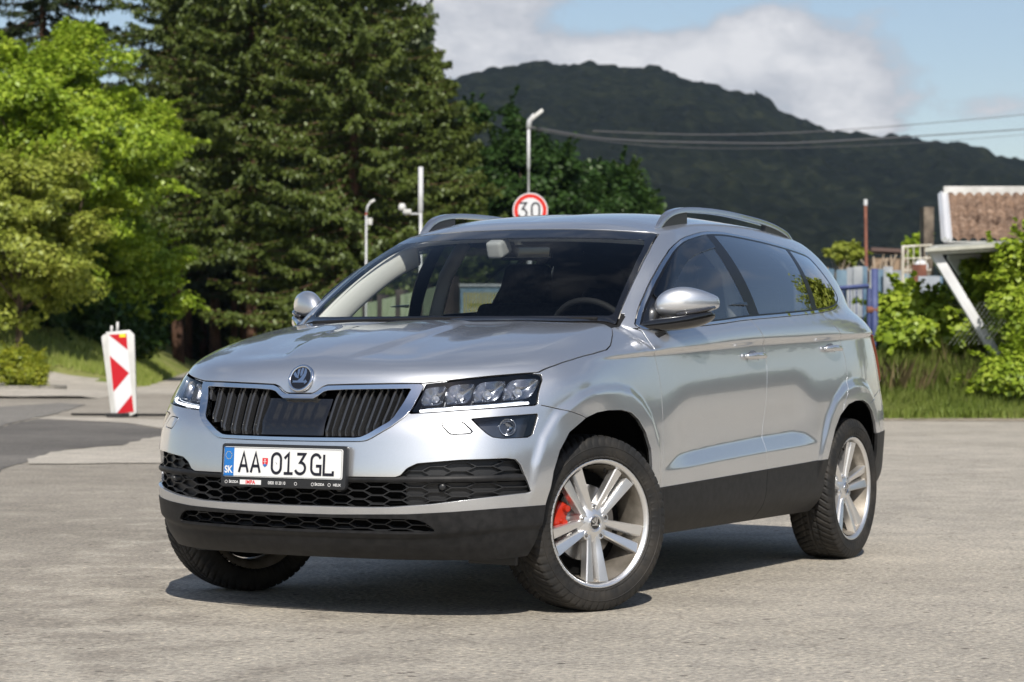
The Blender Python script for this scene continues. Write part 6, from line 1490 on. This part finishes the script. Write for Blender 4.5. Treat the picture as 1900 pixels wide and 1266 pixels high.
# grasses
r=np.random.default_rng(55)
def blades(n,u0,u1,d0,d1,hf,w,m,name,label,cat,lean=.35):
    a=(u0+(u1-u0)*r.random(n)-950)/FPX*35; d=d0+(d1-d0)*r.random(n); base=ws_(a,d); base[:,2]=.02+.55*sm(d,34.2,44)-.02; h=hf(a,d)*(.5+.8*r.random(n))
    az=r.random(n)*6.283; dx=np.stack([np.cos(az),np.sin(az),0*az],-1); le=r.random(n)*lean; sd=np.stack([-np.sin(az),np.cos(az),0*az],-1)*w*.5
    mid=base+dx*(h*le*.35)[:,None]+np.array([0,0,1])*(h*.55)[:,None]; tip=base+dx*(h*le)[:,None]+np.array([0,0,1])*h[:,None]
    V=np.stack([base-sd,base+sd,mid+sd*.8,tip,mid-sd*.8],1).reshape(-1,3); n5=np.arange(n)*5; F=np.stack([n5,n5+1,n5+2,n5+3,n5+4],-1)
    o=mesh(name,V,F,m); tag(o,label,cat,kind='stuff')
blades(85000,1560,1960,33.7,38.5,lambda a,d:.14+.62*sm(d,33.7,36.0)*(.45+.9*fbm(a*.7,d*.7,3,8)),.010,GRASS,'grass','tall uneven green grass on the bank right of the car','grass')
blades(2600,1600,1960,35.0,39,lambda a,d:.35+.7*fbm(a*.9,d*.9,3,18),.008,DRY,'dry_grass','straw-coloured dry stalks among the green grass','grass',.5)
# ---- left: kerbed bed with golden shrub
pk=at(20,52); 
KERB=noisy(mat('kerb_stone',(.16,.15,.13),.9),(.17,.16,.14),(.32,.30,.26),5,bs=.4,bd=.02)
pts=[(-3.2,-.6),(-.5,-.55),(.45,-.45),(.95,-.15),(1.05,.3),(.8,.9),(.2,1.3),(-3.2,1.6)]
P=np.array(pts); T=chord(P); C_=nspl(T,P,np.linspace(0,T[-1],60)); d_=np.gradient(C_,axis=0); nn2=np.stack([d_[:,1],-d_[:,0]],-1); nn2/=np.linalg.norm(nn2,axis=1)[:,None]
V=[]
for i,c_ in enumerate(C_):
    for off_,z in ((.09,0),(.085,.13),(.07,.15),(-.07,.15),(-.09,.10)): x=c_+nn2[i]*off_; V.append(R3@np.array([x[0],-x[1],z])+pk)
F=[(i*5+j,i*5+j+1,(i+1)*5+j+1,(i+1)*5+j) for i in range(59) for j in range(4)]; o=mesh('kerb',V,F,KERB,None,False); o['kind']='structure'
V=[R3@np.array([c_[0],-c_[1],.10])+pk for c_ in C_]; o=mesh('planting_bed',V,[tuple(range(len(V)))],SOIL); o['kind']='structure'
p=at(22,52.6); root=empty('shrub',p,'rounded golden-green shrub in the kerbed bed at the left edge','shrub'); rr_=np.random.default_rng(9); crown('foliage',root,SHRUB,(-.30,0,.46),(.70,.5,.52),30000,.055,rr_,200,.16,lobes=16,aspect=.5)
MB().tube([(0,0,0),(0,0,.5)],.03,6).build('stem',BARK,root)
root=empty('shrub',at(64,51.8),'smaller yellow shrub at the right end of the kerbed bed','shrub'); crown('foliage',root,SHRUB,(0,0,.34),(.30,.26,.40),9000,.05,rr_,90,.12,lobes=8,aspect=.5); MB().tube([(0,0,0),(0,0,.4)],.03,6).build('stem',BARK,root)
# grass on the embankment
n=26000; a=-(9.0+9*rr_.random(n)); d=60+22*rr_.random(n); k=d>59.+(-a-10)*.35; a=a[k];d=d[k]; n=len(a); rise=np.maximum(0,-a-(8.9+(d-60)*.105)); b_=ws_(a,d); b_[:,2]=-.06+.5*rise*sm(d,55,67)+.10*sm(rise,0,.6); k=rise>.05; b_=b_[k]; n=len(b_)
h=.10+.16*rr_.random(n); az=rr_.random(n)*6.283; sd=np.stack([-np.sin(az),np.cos(az),0*az],-1)*.02; V=np.stack([b_-sd,b_+sd,b_+np.array([0,0,1])*h[:,None]+sd*2],1).reshape(-1,3); o=mesh('bank_grass',V,np.arange(3*n).reshape(n,3),leafmat('sunny_grass',(.12,.17,.03),(.22,.27,.05),(.36,.38,.12),.25,.9)); tag(o,'short rough grass covering the left embankment','grass',kind='stuff')

# ---- air: thin haze that softens the far hill
hz=bpy.data.materials.new('haze_air'); hz.use_nodes=True; nt=hz.node_tree; nt.nodes.clear(); pv=nt.nodes.new('ShaderNodeVolumePrincipled'); pv.inputs['Color'].default_value=(.62,.78,1,1); pv.inputs['Density'].default_value=.00007; pv.inputs['Anisotropy'].default_value=.2
o=nt.nodes.new('ShaderNodeOutputMaterial'); nt.links.new(pv.outputs[0],o.inputs['Volume'])
m=MB(); m.box((-700,-400,149),(3600,3600,300)); o=m.build('haze',hz); o['kind']='stuff'; o['label']='thin summer haze'; o['category']='haze'
